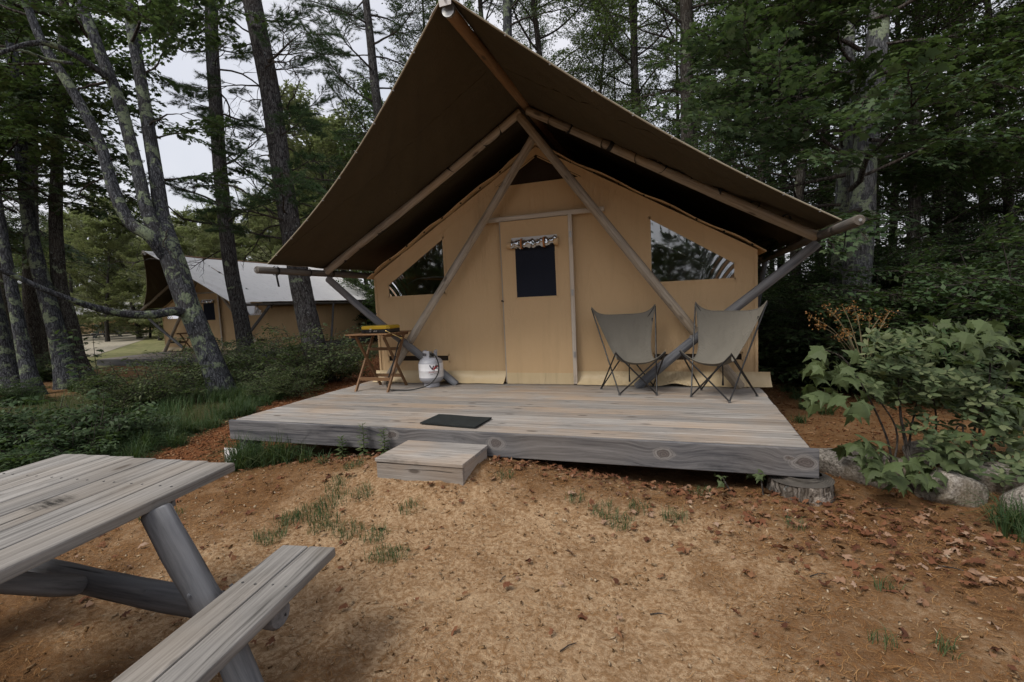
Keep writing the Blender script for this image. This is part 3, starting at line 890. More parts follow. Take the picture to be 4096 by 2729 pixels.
    if detail:
        rail = [px(1640 + 8 * i, 1112 - 4.5 * i if i < 14 else 1090 - (14 - i) * 2, 8.0) for i in range(0)]
        bz = MB().tube([(-2.28, .55, 1.42), (-2.1, .52, 1.49), (-1.8, .5, 1.50), (-1.62, .5, 1.49), (-1.55, .5, 1.44), (-1.54, .5, 1.2), (-1.54, .5, 0.02)], .013, 8).build('inner_rail', 'white_paint', T, True)
    return T

main = make_tent('large tan canvas tent with brown fly and log poles standing on the wooden deck', None)
t2 = make_tent('second canvas tent behind the pine trunks with pale grey fly over its side', None, tipy=-2.3, cl=-0.3, cr=-2.0, detail=False)
TH = R(2)
tip2 = px(572, 1004, 15.6)
def set_tent(o, tip, th, ztip=3.47, tipy=-2.3):
    c, s_ = math.cos(th), math.sin(th)
    o.location = (tip[0] - (-tipy * 0 - tipy * 0) - (-s_ * tipy), tip[1] - c * tipy, tip[2] - ztip)
    o.rotation_euler = (0, 0, th)
set_tent(t2, tip2, TH)
def small_tent(label, loc, rz):
    o = copy_tree(t2)
    o['label'] = label
    o.location = loc
    o.rotation_euler = (0, 0, rz)
    return o
small_tent('far tan tent beyond the pale lane, half hidden by the lichened maple trunk', (-46.2, 28.6, -0.1), R(38))
small_tent('far tent roof showing pale through the foliage left of the lichened maple', (-58, 26, -0.3), R(-35))
small_tent('pale tent fly glimpsed through dark leaves at the right edge of the wood', (17.5, 17.2, -0.25), R(62))

# ------------------------------------------------------------------ decks
DK = thing('wooden_deck', (0, 0, -0.4), 'weathered grey plank deck carrying the tan tent, with a thick front beam', 'deck')
NB = 12
bw = 2.30 / NB
for i in range(NB):
    y = -2.315 + bw * (i + .5)
    board('deck_board', 5.21, round(bw - .009, 3), .034, 'deck_wood', DK,
          (-2.70 + rnd.uniform(-.008, .008), y, rnd.uniform(-.0015, .0015)), Matrix.Rotation(rnd.uniform(-.0008, .0008), 3, 'Z'))
for i in range(32):
    y = -0.015 + bw * (i + .5)
    board('deck_board', 5.21, round(bw - .005, 3), .034, 'deck_wood', DK, (-2.70, y, -0.002))
board('front_beam', 5.306, .04, .20, 'fascia_wood', DK, (-2.75, -2.337, -.004), b=.006)
for s, x in ((-1, -2.705), (1, 2.515)):
    board('side_beam', 8.4, .04, .19, 'fascia_wood', DK, (x, -2.31, -.037), axis_rot((0, 1, 0)))
for y in (-1.2, 0.0, 1.6, 3.4, 5.4):
    board('joist', 5.1, .045, .14, 'log_grey', DK, (-2.65, y, -.037))
for x, y in ((-2.55, 0.4), (-2.55, 3), (-2.55, 5.8), (0, 0.4), (0, 3), (0, 5.8), (2.4, 0.4), (2.4, 3), (2.4, 5.8), (-2.62, -2.2)):
    zg = float(gz(x, y))
    log('deck_post', (x, y, zg - .05), (x, y, -.178 if y > 0 else -.19), .1, .1, 'log_grey', DK, int(x * 10 + y))
# white-painted block by the front left corner
WB = thing('white_block', (-2.70, -2.36, float(gz(-2.7, -2.36)) - .02), 'white painted block leaning under the front left corner of the deck', 'block')
wbz = float(gz(-2.7, -2.36))
MB().add([(-2.80, -2.40, wbz - .02), (-2.63, -2.42, wbz - .02), (-2.58, -2.385, wbz + .165), (-2.83, -2.37, wbz + .16),
          (-2.80, -2.36, wbz - .02), (-2.63, -2.375, wbz - .02), (-2.58, -2.362, wbz + .165), (-2.83, -2.362, wbz + .16)],
         [(0, 1, 2, 3), (7, 6, 5, 4), (0, 4, 5, 1), (1, 5, 6, 2), (2, 6, 7, 3), (3, 7, 4, 0)]).build('block_face', 'white_paint', WB)
# step
ST = thing('deck_step', (-.26, -2.6, -0.24), 'low grey plank box step set against the front of the deck', 'step')
for i, (ya, yb) in enumerate(((-2.875, -2.635), (-2.63, -2.372))):
    board('tread_board', .765, round(yb - ya, 3), .03, 'deck_wood', ST, (-.615, (ya + yb) / 2, -.096 - .001 * i), b=.004)
board('front_panel', .75, .03, .15, 'deck_wood', ST, (-.607, -2.852, -.127), b=.003)
for x in (-.592, .128):
    board('side_panel', .45, .03, .15, 'deck_wood', ST, (x, -2.836, -.127), axis_rot((0, 1, 0)), b=.003)
# door mat
DM = thing('door_mat', (-.285, -2.07, 0.0), 'black rubber mat lying on the deck in front of the step', 'mat')
mm = MB()
mq = [(-.585, -2.205), (-.005, -2.268), (.012, -1.925), (-.565, -1.872)]
def matf(u, v):
    a = np.array(mq[0]) * (1 - u) * (1 - v) + np.array(mq[1]) * u * (1 - v) + np.array(mq[2]) * u * v + np.array(mq[3]) * (1 - u) * v
    return (a[0], a[1], .016 + .002 * math.sin(u * 7) + (.0015 if .05 < u < .95 and .07 < v < .93 else 0.004))
mm.slab(matf, 40, 24, (0, 0, -.0125)).build('rubber_pad', 'rubber_mat', DM)

# ------------------------------------------------------------------ stump footing under the right corner
SX, SY = 2.46, -2.26
sz = float(gz(SX, SY))
SP = thing('tree_stump', (SX, SY, sz), 'bark-covered log round propping up the front right corner of the deck', 'stump')
rg = random.Random(5)
def stump_body(r, z0, z1, n=64, rough=.035, furrow=26):
    mb = MB()
    ph = [rg.uniform(0, 6.28) for _ in range(5)]
    rows = 10
    for j in range(rows + 1):
        t = j / rows
        for k in range(n):
            a = 2 * math.pi * k / n
            rr = r * (1 + .05 * math.sin(2 * a + ph[0]) + .03 * math.sin(3 * a + ph[1])) * (1.07 - .07 * t)
            rr += r * rough * (math.sin(furrow * a + ph[2] + 1.5 * math.sin(t * 5 + a * 3)) * .6 + rg.uniform(-.5, .5))
            if j == rows: rr *= .985
            mb.V.append((SX + rr * math.cos(a), SY + rr * math.sin(a), z0 + (z1 - z0) * t))
    for j in range(rows):
        for k in range(n):
            k2 = (k + 1) % n
            mb.F.append((j * n + k, j * n + k2, (j + 1) * n + k2, (j + 1) * n + k))
    return mb
stump_body(.20, sz - .05, sz + .105).build('bark', 'bark_stump', SP, True)
MB().lathe([(.0, sz + .108), (.08, sz + .109), (.15, sz + .108), (.205, sz + .104)], (SX, SY, 0), 40).build('cut_face', 'cut_wood', SP, True)
stump_body(.128, sz + .108, -.206, 48, .025, 0).build('spacer_disc', 'cut_wood', SP, True)

# ------------------------------------------------------------------ folding table with stove
TB = thing('folding_table', (-2.105, -.54, 0), 'brown slatted wooden folding table on crossed legs at the left of the deck', 'table')
tx0, tx1, ty0, ty1, tz = -2.42, -1.79, -.85, -.22, .752
ns = 9
for i in range(ns):
    y = ty0 + (ty1 - ty0) * (i + .5) / ns
    board('slat', round(tx1 - tx0, 3), .058, .014, 'teak_wood', TB, (tx0, y, tz), b=.003)
for x in (tx0 + .07, tx1 - .07):
    board('apron', .6, .022, .035, 'teak_wood', TB, (x, ty0 + .015, tz - .0145), axis_rot((0, 1, 0)), b=.002)
def bar(name, p0, p1, w, th, mat, parent, b=.003, roll=0.0):
    p0 = np.array(p0, float); p1 = np.array(p1, float)
    L = float(np.linalg.norm(p1 - p0))
    return board(name, round(L, 3), w, th, mat, parent, p0, axis_rot(p1 - p0, roll), b)
for xo, xi in ((-2.352, -2.318), (-1.865, -1.900)):
    bar('leg', (xo, -.812, .0), (xo, -.33, .735), .024, .036, 'teak_wood', TB)
    bar('leg', (xi, -.258, .0), (xi, -.745, .735), .024, .036, 'teak_wood', TB)
bar('cross_bar', (-2.34, -.70, .175), (-1.877, -.70, .175), .02, .045, 'teak_wood', TB)
bar('cross_bar', (-2.306, -.375, .175), (-1.912, -.375, .175), .02, .045, 'teak_wood', TB)
bar('cross_bar', (-2.34, -.455, .545), (-1.877, -.455, .545), .02, .04, 'teak_wood', TB)
SV = thing('camp_stove', (-2.06, -.56, .752), 'closed camping stove with yellow lid and black base on the folding table', 'stove')
sx0, sx1, sy0, sy1 = -2.285, -1.855, -.70, -.40
def octbox(x0, x1, y0, y1, z0, z1, c, top=0.0):
    pl = [(x0 + c, y0), (x1 - c, y0), (x1, y0 + c), (x1, y1 - c), (x1 - c, y1), (x0 + c, y1), (x0, y1 - c), (x0, y0 + c)]
    cx, cy = (x0 + x1) / 2, (y0 + y1) / 2
    def sh(p, d): return (p[0] + math.copysign(d, cx - p[0]), p[1] + math.copysign(d, cy - p[1]))
    mb = MB()
    rings = [[(*sh(p, .003), z0) for p in pl], [(*p, z0 + .004) for p in pl], [(*p, z1 - top) for p in pl], [(*sh(p, top * .8 + .003), z1) for p in pl]]
    mb.V = [v for r_ in rings for v in r_]
    for j in range(3):
        for k in range(8):
            mb.F.append((j * 8 + k, j * 8 + (k + 1) % 8, (j + 1) * 8 + (k + 1) % 8, (j + 1) * 8 + k))
    mb.F += [tuple(range(7, -1, -1)), tuple(24 + k for k in range(8))]
    return mb
octbox(sx0, sx1, sy0, sy1, .757, .802, .03).build('stove_base', 'black_plastic', SV)
LD = octbox(sx0 - .002, sx1 + .002, sy0 - .002, sy1 + .002, .804, .848, .032, .012).build('lid', 'yellow_plastic', SV)
MB().box(-2.135, -2.105, sy0 - .008, sy0 - .001, .795, .812, .002).build('latch', 'steel', LD)
for kx in (-2.22, -2.12, -2.06, -2.03):
    MB().tube([(kx, sy0 - .002, .778), (kx, sy0 - .016, .778)], [.011, .009], 10).build('knob', 'steel' if kx > -2.2 else 'black_plastic', SV)
for ax in (sx0 + .04, sx1 - .04):
    for ay in (sy0 + .04, sy1 - .04):
        MB().tube([(ax, ay, .752), (ax, ay, .758)], .012, 8).build('foot', 'black_plastic', SV)
RP = MB().tube([(-1.90, sy0 - .004, .783), (-1.875, sy0 - .03, .785), (-1.85, sy0 - .035, .775), (-1.72, -.66, .69), (-1.70, -.655, .675)], .0055, 8).build('gas_pipe', 'brass', SV, True)
MB().tube([(-1.712, -.655, .685), (-1.69, -.65, .672)], .016, 8).build('fitting', 'brass', RP)

# ------------------------------------------------------------------ gas bottle
TX, TY, TR = -1.475, -.335, .164
TK = thing('propane_tank', (TX, TY, 0), 'white and grey propane gas bottle standing on the deck beside the folding table', 'gas tank')
MB().lathe([(.012, .0), (.098, .0), (.103, .004), (.103, .05), (.098, .054)], (TX, TY, 0), 32).build('foot_ring', 'tank_grey', TK, True)
MB().lathe([(0.0, .045), (.06, .047), (.12, .062), (.150, .088), (.1605, .115), (TR, .134)], (TX, TY, 0), 40).build('bottom', 'tank_grey', TK, True)
MB().lathe([(TR, .134), (TR, .224), (TR + .0015, .227), (TR, .230), (TR, .312), (.1625, .318)], (TX, TY, 0), 40).build('body', 'tank_white', TK, True)
MB().lathe([(.1625, .318), (.158, .335), (.140, .362), (.105, .385), (.05, .397), (.0, .399)], (TX, TY, 0), 40).build('shoulder', 'tank_grey', TK, True)
# collar: two curved guard plates with hand holes and a band over the top
CO = MB()
def collar_plate(a0, a1, z0, z1, r=.098):
    mb = MB()
    n = 14
    mb.grid(lambda u, v: (TX + r * math.cos(a0 + (a1 - a0) * u), TY + r * math.sin(a0 + (a1 - a0) * u), z0 + (z1 - z0) * v), n, 2)
    b2 = len(mb.V)
    mb.grid(lambda u, v: (TX + (r - .005) * math.cos(a0 + (a1 - a0) * u), TY + (r - .005) * math.sin(a0 + (a1 - a0) * u), z0 + (z1 - z0) * v), n, 2)
    return mb
for (a0, a1, z0, z1) in ((R(150), R(290), .375, .415), (R(150), R(290), .455, .485), (R(270), R(290), .412, .458), (R(150), R(185), .412, .458),
                         (R(330), R(430), .375, .40), (R(330), R(430), .465, .485), (R(330), R(345), .398, .468), (R(410), R(430), .398, .468)):
    collar_plate(a0, a1, z0, z1).build('collar', 'tank_grey', TK, True)
MB().lathe([(0.03, .395), (.034, .41), (.02, .42), (.02, .45), (.03, .455), (.03, .468), (0, .47)], (TX, TY, 0), 14).build('valve', 'steel', TK, True)
MB().tube([(TX + .02, TY - .02, .435), (TX + .075, TY - .07, .435)], [.017, .022], 10).build('regulator', 'black_plastic', TK, True)
# printing on the bottle, wrapped round its side
a_mid = math.atan2(CAM[1] - TY, CAM[0] - TX) + R(16)
def wrap(s_, z, k=0.0012):
    a = a_mid + s_ / TR
    return (TX + (TR + k) * math.cos(a), TY + (TR + k) * math.sin(a), z)
def stroke(p, q, w, k=.0012):
    p = np.array(p, float); q = np.array(q, float)
    d = q - p
    L = np.linalg.norm(d); d /= L
    nrm = np.array([-d[1], d[0]])
    out = []
    for i in range(9):
        a = math.pi / 2 + math.pi * i / 8
        out.append(p + w / 2 * (math.cos(a) * d + math.sin(a) * nrm))
    for i in range(9):
        a = -math.pi / 2 + math.pi * i / 8
        out.append(q + w / 2 * (math.cos(a) * d + math.sin(a) * nrm))
    mb = MB()
    c = (p + q) / 2
    mb.add([wrap(*c, k)] + [wrap(*o, k) for o in out], [(0, i + 1, (i + 1) % 18 + 1) for i in range(18)])
    return mb
def ink(name, mb, mat): return mb.build(name, mat, TK)
ink('logo_stroke', stroke((-.060, .297), (-.030, .247), .015), 'ink_slate')
ink('logo_stroke', stroke((-.030, .247), (-.012, .290), .015, .0016), 'ink_maroon')
ink('logo_stroke', stroke((-.012, .240), (.016, .290), .017, .0020), 'ink_grey')
ink('logo_stroke', stroke((-.008, .250), (.017, .281), .017, .0024), 'ink_red')
ink('logo_stroke', stroke((.022, .276), (.024, .300), .014, .0028), 'ink_slate')
ink('logo_stroke', stroke((.010, .252), (.014, .262), .008, .0028), 'ink_slate')
ink('logo_stroke', stroke((.040, .296), (.060, .268), .013, .0024), 'ink_grey')
ink('logo_stroke', stroke((.034, .278), (.040, .284), .014, .0028), 'ink_red')
ink('logo_stroke', stroke((.024, .270), (.034, .250), .011, .0020), 'ink_grey')
for zz in (.2165, .2005):
    ink('band_line', stroke((-.083, zz), (-.02, zz + .001), .0018), 'ink_maroon')
    ink('band_line', stroke((-.02, zz + .001), (.09, zz + .004), .0018), 'ink_maroon')
def text(body, size, s0, z0, mat, slope=0.02, shear=0.0):
    cu = bpy.data.curves.new('lettering', 'FONT')
    cu.body = body
    cu.size = size
    cu.shear = shear
    to = bpy.data.objects.new('lettering_tmp', cu)
    COL.objects.link(to)
    dg = bpy.context.evaluated_depsgraph_get()
    me = bpy.data.meshes.new_from_object(to.evaluated_get(dg))
    bpy.data.objects.remove(to)
    for v in me.vertices:
        v.co = Vector(wrap(s0 + v.co.x, z0 + v.co.y + slope * v.co.x, .0016)) - Vector((TX, TY, 0))
    me.materials.clear()
    return link('lettering', me, mat, TK)
text('Propane Gas Provider', .0125, -.062, .3065, 'ink_slate', .03, .2)
text('WHITE MOUNTAIN OIL', .0135, -.080, .2045, 'ink_red', .025)
text('Always There For You.', .0150, -.062, .181, 'ink_maroon', .03, .2)
HS = thing('gas_hose', (-1.70, -.65, .68), 'black rubber gas hose looping from the stove pipe down to the propane bottle', 'hose')
def catmull(pts, n=10):
    pts = [np.array(p, float) for p in pts]
    P = [2 * pts[0] - pts[1]] + pts + [2 * pts[-1] - pts[-2]]
    out = []
    for i in range(1, len(P) - 2):
        for k in range(n):
            t = k / n
            out.append(.5 * ((2 * P[i]) + (-P[i - 1] + P[i + 1]) * t + (2 * P[i - 1] - 5 * P[i] + 4 * P[i + 1] - P[i + 2]) * t * t + (-P[i - 1] + 3 * P[i] - 3 * P[i + 1] + P[i + 2]) * t ** 3))
    out.append(P[-2])
    return out
MB().tube(catmull([(-1.70, -.655, .675), (-1.745, -.66, .61), (-1.80, -.67, .45), (-1.87, -.69, .25), (-1.93, -.70, .10), (-1.90, -.70, .022), (-1.78, -.69, .010), (-1.58, -.65, .014), (-1.40, -.57, .06),
                   (-1.31, -.50, .16), (-1.285, -.47, .27), (-1.31, -.45, .36), (-1.355, -.43, .425), (-1.40, -.405, .435)], 9), .0085, 10).build('rubber_tube', 'hose_black', HS, True)
MB().box(-1.335, -1.295, -.488, -.482, .228, .255, .002).build('hose_tag', 'paper_white', HS)

# ------------------------------------------------------------------ butterfly chairs
def chair(label, TL, TRr, FL, FR, f1, f2, f3, f4):
    P = {k: np.array(v, float) for k, v in dict(TL=TL, TR=TRr, FL=FL, FR=FR, f1=f1, f2=f2, f3=f3, f4=f4).items()}
    c = (P['f1'] + P['f2'] + P['f3'] + P['f4']) / 4
    C = thing('butterfly_chair', (c[0], c[1], 0), label, 'chair')
    # rods: f1 left rear, f2 front left, f3 front right, f4 right rear
    for a, b in (('TL', 'f2'), ('TR', 'f3'), ('FL', 'f1'), ('FR', 'f4'), ('FL', 'f3'), ('FR', 'f2'), ('TL', 'f4'), ('TR', 'f1')):
        MB().tube([P[a], P[b]], .0085, 8).build('rod', 'frame_black', C, True)
    for f in ('f1', 'f2', 'f3', 'f4'):
        q = P[f]
        MB().tube([q + (-.012, 0, -.004), q + (.012, 0, -.004)], .014, 8).build('foot', 'rubber_grey', C, True)
    mid = (P['TL'] + P['TR'] + P['FL'] + P['FR']) / 4
    bk = (P['TL'] + P['TR']) / 2; fr = (P['FL'] + P['FR']) / 2
    seat = bk * .42 + fr * .58
    rt = (P['TR'] - P['TL']); rt /= np.linalg.norm(rt)
    nb = fr - bk; nb[2] = 0; nb /= np.linalg.norm(nb)
    def edge(A, B, s_, v):
        ctl = np.array([seat[0], seat[1], .17]) + rt * s_ * .10
        return A * (1 - v) ** 2 + ctl * 2 * v * (1 - v) + B * v * v
    def fn(u, v):
        a = edge(P['TL'], P['FL'], -1, v)
        b = edge(P['TR'], P['FR'], 1, v)
        p = a * (1 - u) + b * u
        e = abs(2 * u - 1)
        belly = 1 - e ** 2
        p = p - nb * .06 * belly * (1 - v) * math.sin(math.pi * min(1, v + .12))
        p[2] -= .055 * belly * math.sin(math.pi * v)
        p[2] -= .085 * (1 - e ** 5) * (1 - v) ** 7                      # top edge sinks between the two horns
        p[2] -= .115 * (1 - e ** 2.6) * v ** 6                          # front edge sinks between the knees
        p = p + nb * .02 * (1 - e ** 4) * v ** 6 * -3
        p = p + (np.array([0, 0, 1]) * .018) * (e ** 6) * ((1 - v) ** 8 + v ** 8)
        w = .006 * math.sin(9 * u + 14 * v) * math.sin(math.pi * v) + .005 * math.sin(23 * (u - .5) * (1.2 - v)) * math.sin(math.pi * v)
        return p + nb * w
    S = MB().slab(fn, 30, 44, tuple(nb * -.004 + np.array([0, 0, -.003]))).build('sling', 'sling_fabric', C, True)
    MB().tube([fn(u, 0) for u in np.linspace(0, 1, 24)] , .0045, 6).build('piping', 'sling_fabric', S, True)
    for k in ('L', 'R'):
        MB().tube([fn(0 if k == 'L' else 1, v) for v in np.linspace(0, 1, 40)], .0042, 6).build('piping', 'sling_fabric', S, True)
    MB().tube([fn(u, 1) for u in np.linspace(0, 1, 24)], .0045, 6).build('piping', 'sling_fabric', S, True)
    q = np.array(fn(.985, .10)) + nb * .008
    MB().box(q[0] - .008, q[0] + .008, q[1] - .004, q[1] + .002, q[2] - .03, q[2] + .01).build('label_tab', 'strap_black', S)
    lo = np.array(fn(.5, .55))
    MB().tube([lo - nb * .12, lo - nb * .13 - (0, 0, lo[2] * .5), lo - nb * .125 - (0, 0, lo[2] - .1)], [.007, .007, .012], 6).build('hanging_strap', 'strap_black', C)
    return C
chair('grey canvas butterfly chair nearer the tent door', (.675, -.21, .952), (1.41, -.21, .957), (1.015, -.75, .475), (1.528, -.75, .478),
      (.785, -.345, .012), (1.035, -.682, .012), (1.428, -.642, .012), (1.366, -.12, .012))
chair('grey canvas butterfly chair nearer the right corner of the deck', (1.842, -.27, .965), (2.515, -.53, .955), (1.672, -.76, .492), (2.14, -1.0, .482),
      (1.889, -.316, .012), (1.775, -.70, .012), (2.122, -.948, .012), (2.41, -.592, .012))

# ------------------------------------------------------------------ picnic table
PA = R(-80.5)                                   # direction of the long side, towards the camera
d = np.array([math.cos(PA), math.sin(PA), 0]); e = np.array([-d[1], d[0], 0])     # e points to photo right
ZT, ZB = .400, .045
def onz(x, y, z):
    rr = CR * (x - 2048) / FPX - CU * (y - 1364.5) / FPX + CF
    return CAM + rr * (z - CAM[2]) / rr[2]
Tc = onz(938.5, 1851, ZT)                       # far right corner of the top
Tl = onz(262, 1812, ZT)
Bc = onz(1345, 2189, ZB)
Bl = onz(1129, 2176, ZB)
pg = float(gz(-.7, -5))
PT = thing('picnic_table', (Tc[0] - .5, Tc[1] - .8, pg), 'weathered grey picnic table with log legs in the lower left foreground', 'picnic table')
nbt = 7
wt_ = float(np.linalg.norm(Tl - Tc)) / nbt
rotd = axis_rot(d)
for i in range(nbt):
    f = (i + .5) / nbt
    o = Tc + (Tl - Tc) * f + d * rnd.uniform(-.006, .006)
    board('top_board', 1.95, round(wt_ - .007, 3), .042, 'table_wood', PT, o + (0, 0, rnd.uniform(-.001, .001)), rotd, b=.007)
def bench(c, l, name):
    w = float(np.linalg.norm(l - c)) / 2
    for i in range(2):
        o = c + (l - c) * (i + .5) / 2
        board(name, 1.95, round(w - .008, 3), .042, 'table_wood', PT, o + (0, 0, rnd.uniform(-.001, .001)), rotd, b=.007)
bench(Bc, Bl, 'bench_board')
Tm = (Tc + Tl) / 2
other = Tm - (Bc + Bl) / 2
wb = Bl - Bc
B2 = 2 * Tm - Bc; B2[2] = ZB
bench(B2, B2 - wb, 'bench_board')
ev = (Tc - Tl) / np.linalg.norm(Tc - Tl)
for q, nm in ((.30, 'far'), (1.62, 'near')):
    m0 = Tm + d * q
    board('top_cleat', round(float(np.linalg.norm(Tc - Tl)) - .16, 3), .075, .055, 'log_table', PT, m0 - ev * (np.linalg.norm(Tc - Tl) / 2 - .08) + (0, 0, -.043), axis_rot(ev))
    hb = float(np.linalg.norm((Bc + Bl) / 2 - Tm) * 1.0)
    # long log carrying both benches
    bm0 = m0.copy(); bm0[2] = ZB - .043 - .054
    lb = 2 * abs(float(((Bc + Bl) / 2 - Tm) @ ev)) + .12
    log('seat_beam', bm0 - ev * lb / 2 + d * .0, bm0 + ev * lb / 2, .056, .056, 'log_table', PT, int(q * 10))
    for s in (-1, 1):
        top = m0 + ev * s * .53 + (0, 0, -.05) + d * .10
        bot = m0 + ev * s * .93 + d * .10
        bot[2] = float(gz(bot[0], bot[1])) - .03
        log('leg', top, bot, .055, .060, 'log_table', PT, int(q * 31 + s * 3))
    # diagonal log stay from the seat beam up to the middle of the top
    a = m0.copy() + d * .06; a[2] = ZB - .09
    b = Tm + d * .95; b[2] = ZT - .07
    log('stay', a, b, .042, .042, 'log_table', PT, int(q * 7) + 60)
# spot where a pan has scorched the boards
q_ = onz(205, 2010, ZT + .002)
MB().grid(lambda u, v: q_ + d * (.2 * (u - .5)) + e * (.2 * (v - .5)), 6, 6).build('scorch_mark', 'scorch', PT, False, q_)
for bx_, bz_ in [(.12, 0), (.45, 0), (.78, 0), (1.1, 0)]:
    for i in range(nbt):
        c_ = Tc + (Tl - Tc) * ((i + .5) / nbt) + d * (.30 if bx_ < .5 else 1.62) + ev * (.03 if bz_ == 0 and bx_ in (.12, .78) else -.03) + (0, 0, .0005)
        MB().tube([c_, c_ + (0, 0, .0015)], .0045, 7).build('nail', 'rubber_grey', PT)
for i in range(2):
    for s in (-1, 1):
        c_ = Bc + (Bl - Bc) * ((i + .5) / 2) + d * .30 + ev * .03 * s + (0, 0, .0005)
        MB().tube([c_, c_ + (0, 0, .0015)], .005, 7).build('nail', 'rubber_grey', PT)
# ------------------------------------------------------------------ boulders
def rock(label, c, r, seed, rz=0.0, pw=0.75):
    rg_ = np.random.default_rng(seed)
    bm = bmesh.new()
    bmesh.ops.create_icosphere(bm, subdivisions=4, radius=1)
    dirs = rg_.standard_normal((9, 3)); dirs /= np.linalg.norm(dirs, axis=1)[:, None]
    cuts = rg_.uniform(.62, .95, 9)
    mb = MB()
    V = []
    for v in bm.verts:
        p = np.array(v.co)
        for dd, ct in zip(dirs, cuts):                # flat facets
            h = p @ dd
            if h > ct: p = p - dd * (h - ct) * .85
        p = p * (1 + .05 * fbm(p[0] * 2 + seed, p[1] * 2 + p[2], 1.2, seed) + .018 * fbm(p[0] * 7, p[1] * 7 + p[2] * 5, 1.1, seed))
        x, y, z = p * np.array(r)
        V.append((x * math.cos(rz) - y * math.sin(rz), x * math.sin(rz) + y * math.cos(rz), z))
    bm.verts.index_update()
    mb.V = V
    mb.F = [[v.index for v in f.verts] for f in bm.faces]
    bm.free()
    o = link('boulder', mb.mesh('boulder', True), 'granite', None, c)
    return tag(o, label, 'boulder', 'granite boulders beside the deck')
def gp(x, y, dz=0.0):
    return np.array([x, y, float(gz(x, y)) + dz])
rock('long pale boulder just right of the deck corner and log round', gp(2.95, -1.82, .03), (.40, .20, .17), 3, R(-20))
rock('squarish granite boulder under the maple shrub, right of the long one', gp(3.37, -2.12, .05), (.20, .18, .17), 8, R(15))
rock('round boulder cut by the right edge of the photo', gp(3.78, -2.28, .05), (.22, .2, .2), 12, R(40))
rock('smaller dark boulder behind the squarish granite one', gp(3.75, -1.85, .03), (.24, .16, .15), 17, R(10))
rock('low grey boulder behind the shrub stems', gp(3.55, -1.30, .03), (.22, .16, .12), 23, R(60))

# ------------------------------------------------------------------ vegetation library
def unit(v): return v / (np.linalg.norm(v, axis=-1, keepdims=True) + 1e-9)
MAPLE = np.array([(0, 0, 0), (.20, .10, .01), (.46, .14, -.05), (.30, .34, .02), (.48, .60, -.06), (.22, .62, .02), (0, 1.0, -.08),
                  (-.22, .62, .02), (-.48, .60, -.06), (-.30, .34, .02), (-.46, .14, -.05), (-.20, .10, .01), (0, .40, .05)], float)
MAPLE_T = np.array([(12, i, i + 1) for i in range(0, 11)] + [(12, 11, 0)])
OVAL = np.array([(0, 0, 0), (.22, .32, -.03), (.20, .68, -.04), (0, 1, -.06), (-.20, .68, -.04), (-.22, .32, -.03), (0, .5, .03)], float)
OVAL_T = np.array([(6, i, (i + 1) % 6) for i in range(6)])
RHOMB = np.array([(0, 0, 0), (.27, .45, -.05), (0, 1, -.04), (-.27, .45, -.05)], float)
RHOMB_T = np.array([(0, 1, 2), (0, 2, 3)])
CLUMP3 = np.array([(0, 0, 0), (.2, .42, -.05), (0, .85, -.05), (-.2, .42, -.05), (.05, .05, 0), (.62, .25, -.08), (.8, .72, -.1), (.34, .6, 0),
                   (-.05, .05, 0), (-.34, .6, 0), (-.8, .72, -.1), (-.62, .25, -.08)], float)
CLUMP3_T = np.array([(0, 1, 2), (0, 2, 3), (4, 5, 6), (4, 6, 7), (8, 9, 10), (8, 10, 11)])
NEEDLE = np.array([(-.5, 0, 0), (.5, 0, 0), (0, 1, 0)], float)
NEEDLE_T = np.array([(0, 1, 2)])
SHAPES = dict(maple=(MAPLE, MAPLE_T), oval=(OVAL, OVAL_T), rhomb=(RHOMB, RHOMB_T), clump=(CLUMP3, CLUMP3_T))
def place(shape, pos, along, nrm, size, wid=None, crumple=0.0):
    """instances of a small leaf shape as one triangle soup"""
    V0, T0 = SHAPES[shape] if isinstance(shape, str) else shape
    y = unit(along)
    x = unit(np.cross(y, nrm))
    z = np.cross(x, y)
    sx = size if wid is None else wid
    V = pos[:, None, :] + V0[None, :, 0:1] * x[:, None, :] * sx[:, None, None] + V0[None, :, 1:2] * y[:, None, :] * size[:, None, None] + V0[None, :, 2:3] * z[:, None, :] * size[:, None, None]
    n, k = len(pos), len(V0)
    if crumple: V = V + RNG.normal(0, crumple, V.shape) * size[:, None, None]
    T = T0[None] + (np.arange(n) * k)[:, None, None]
    return V.reshape(-1, 3), T.reshape(-1, 3)

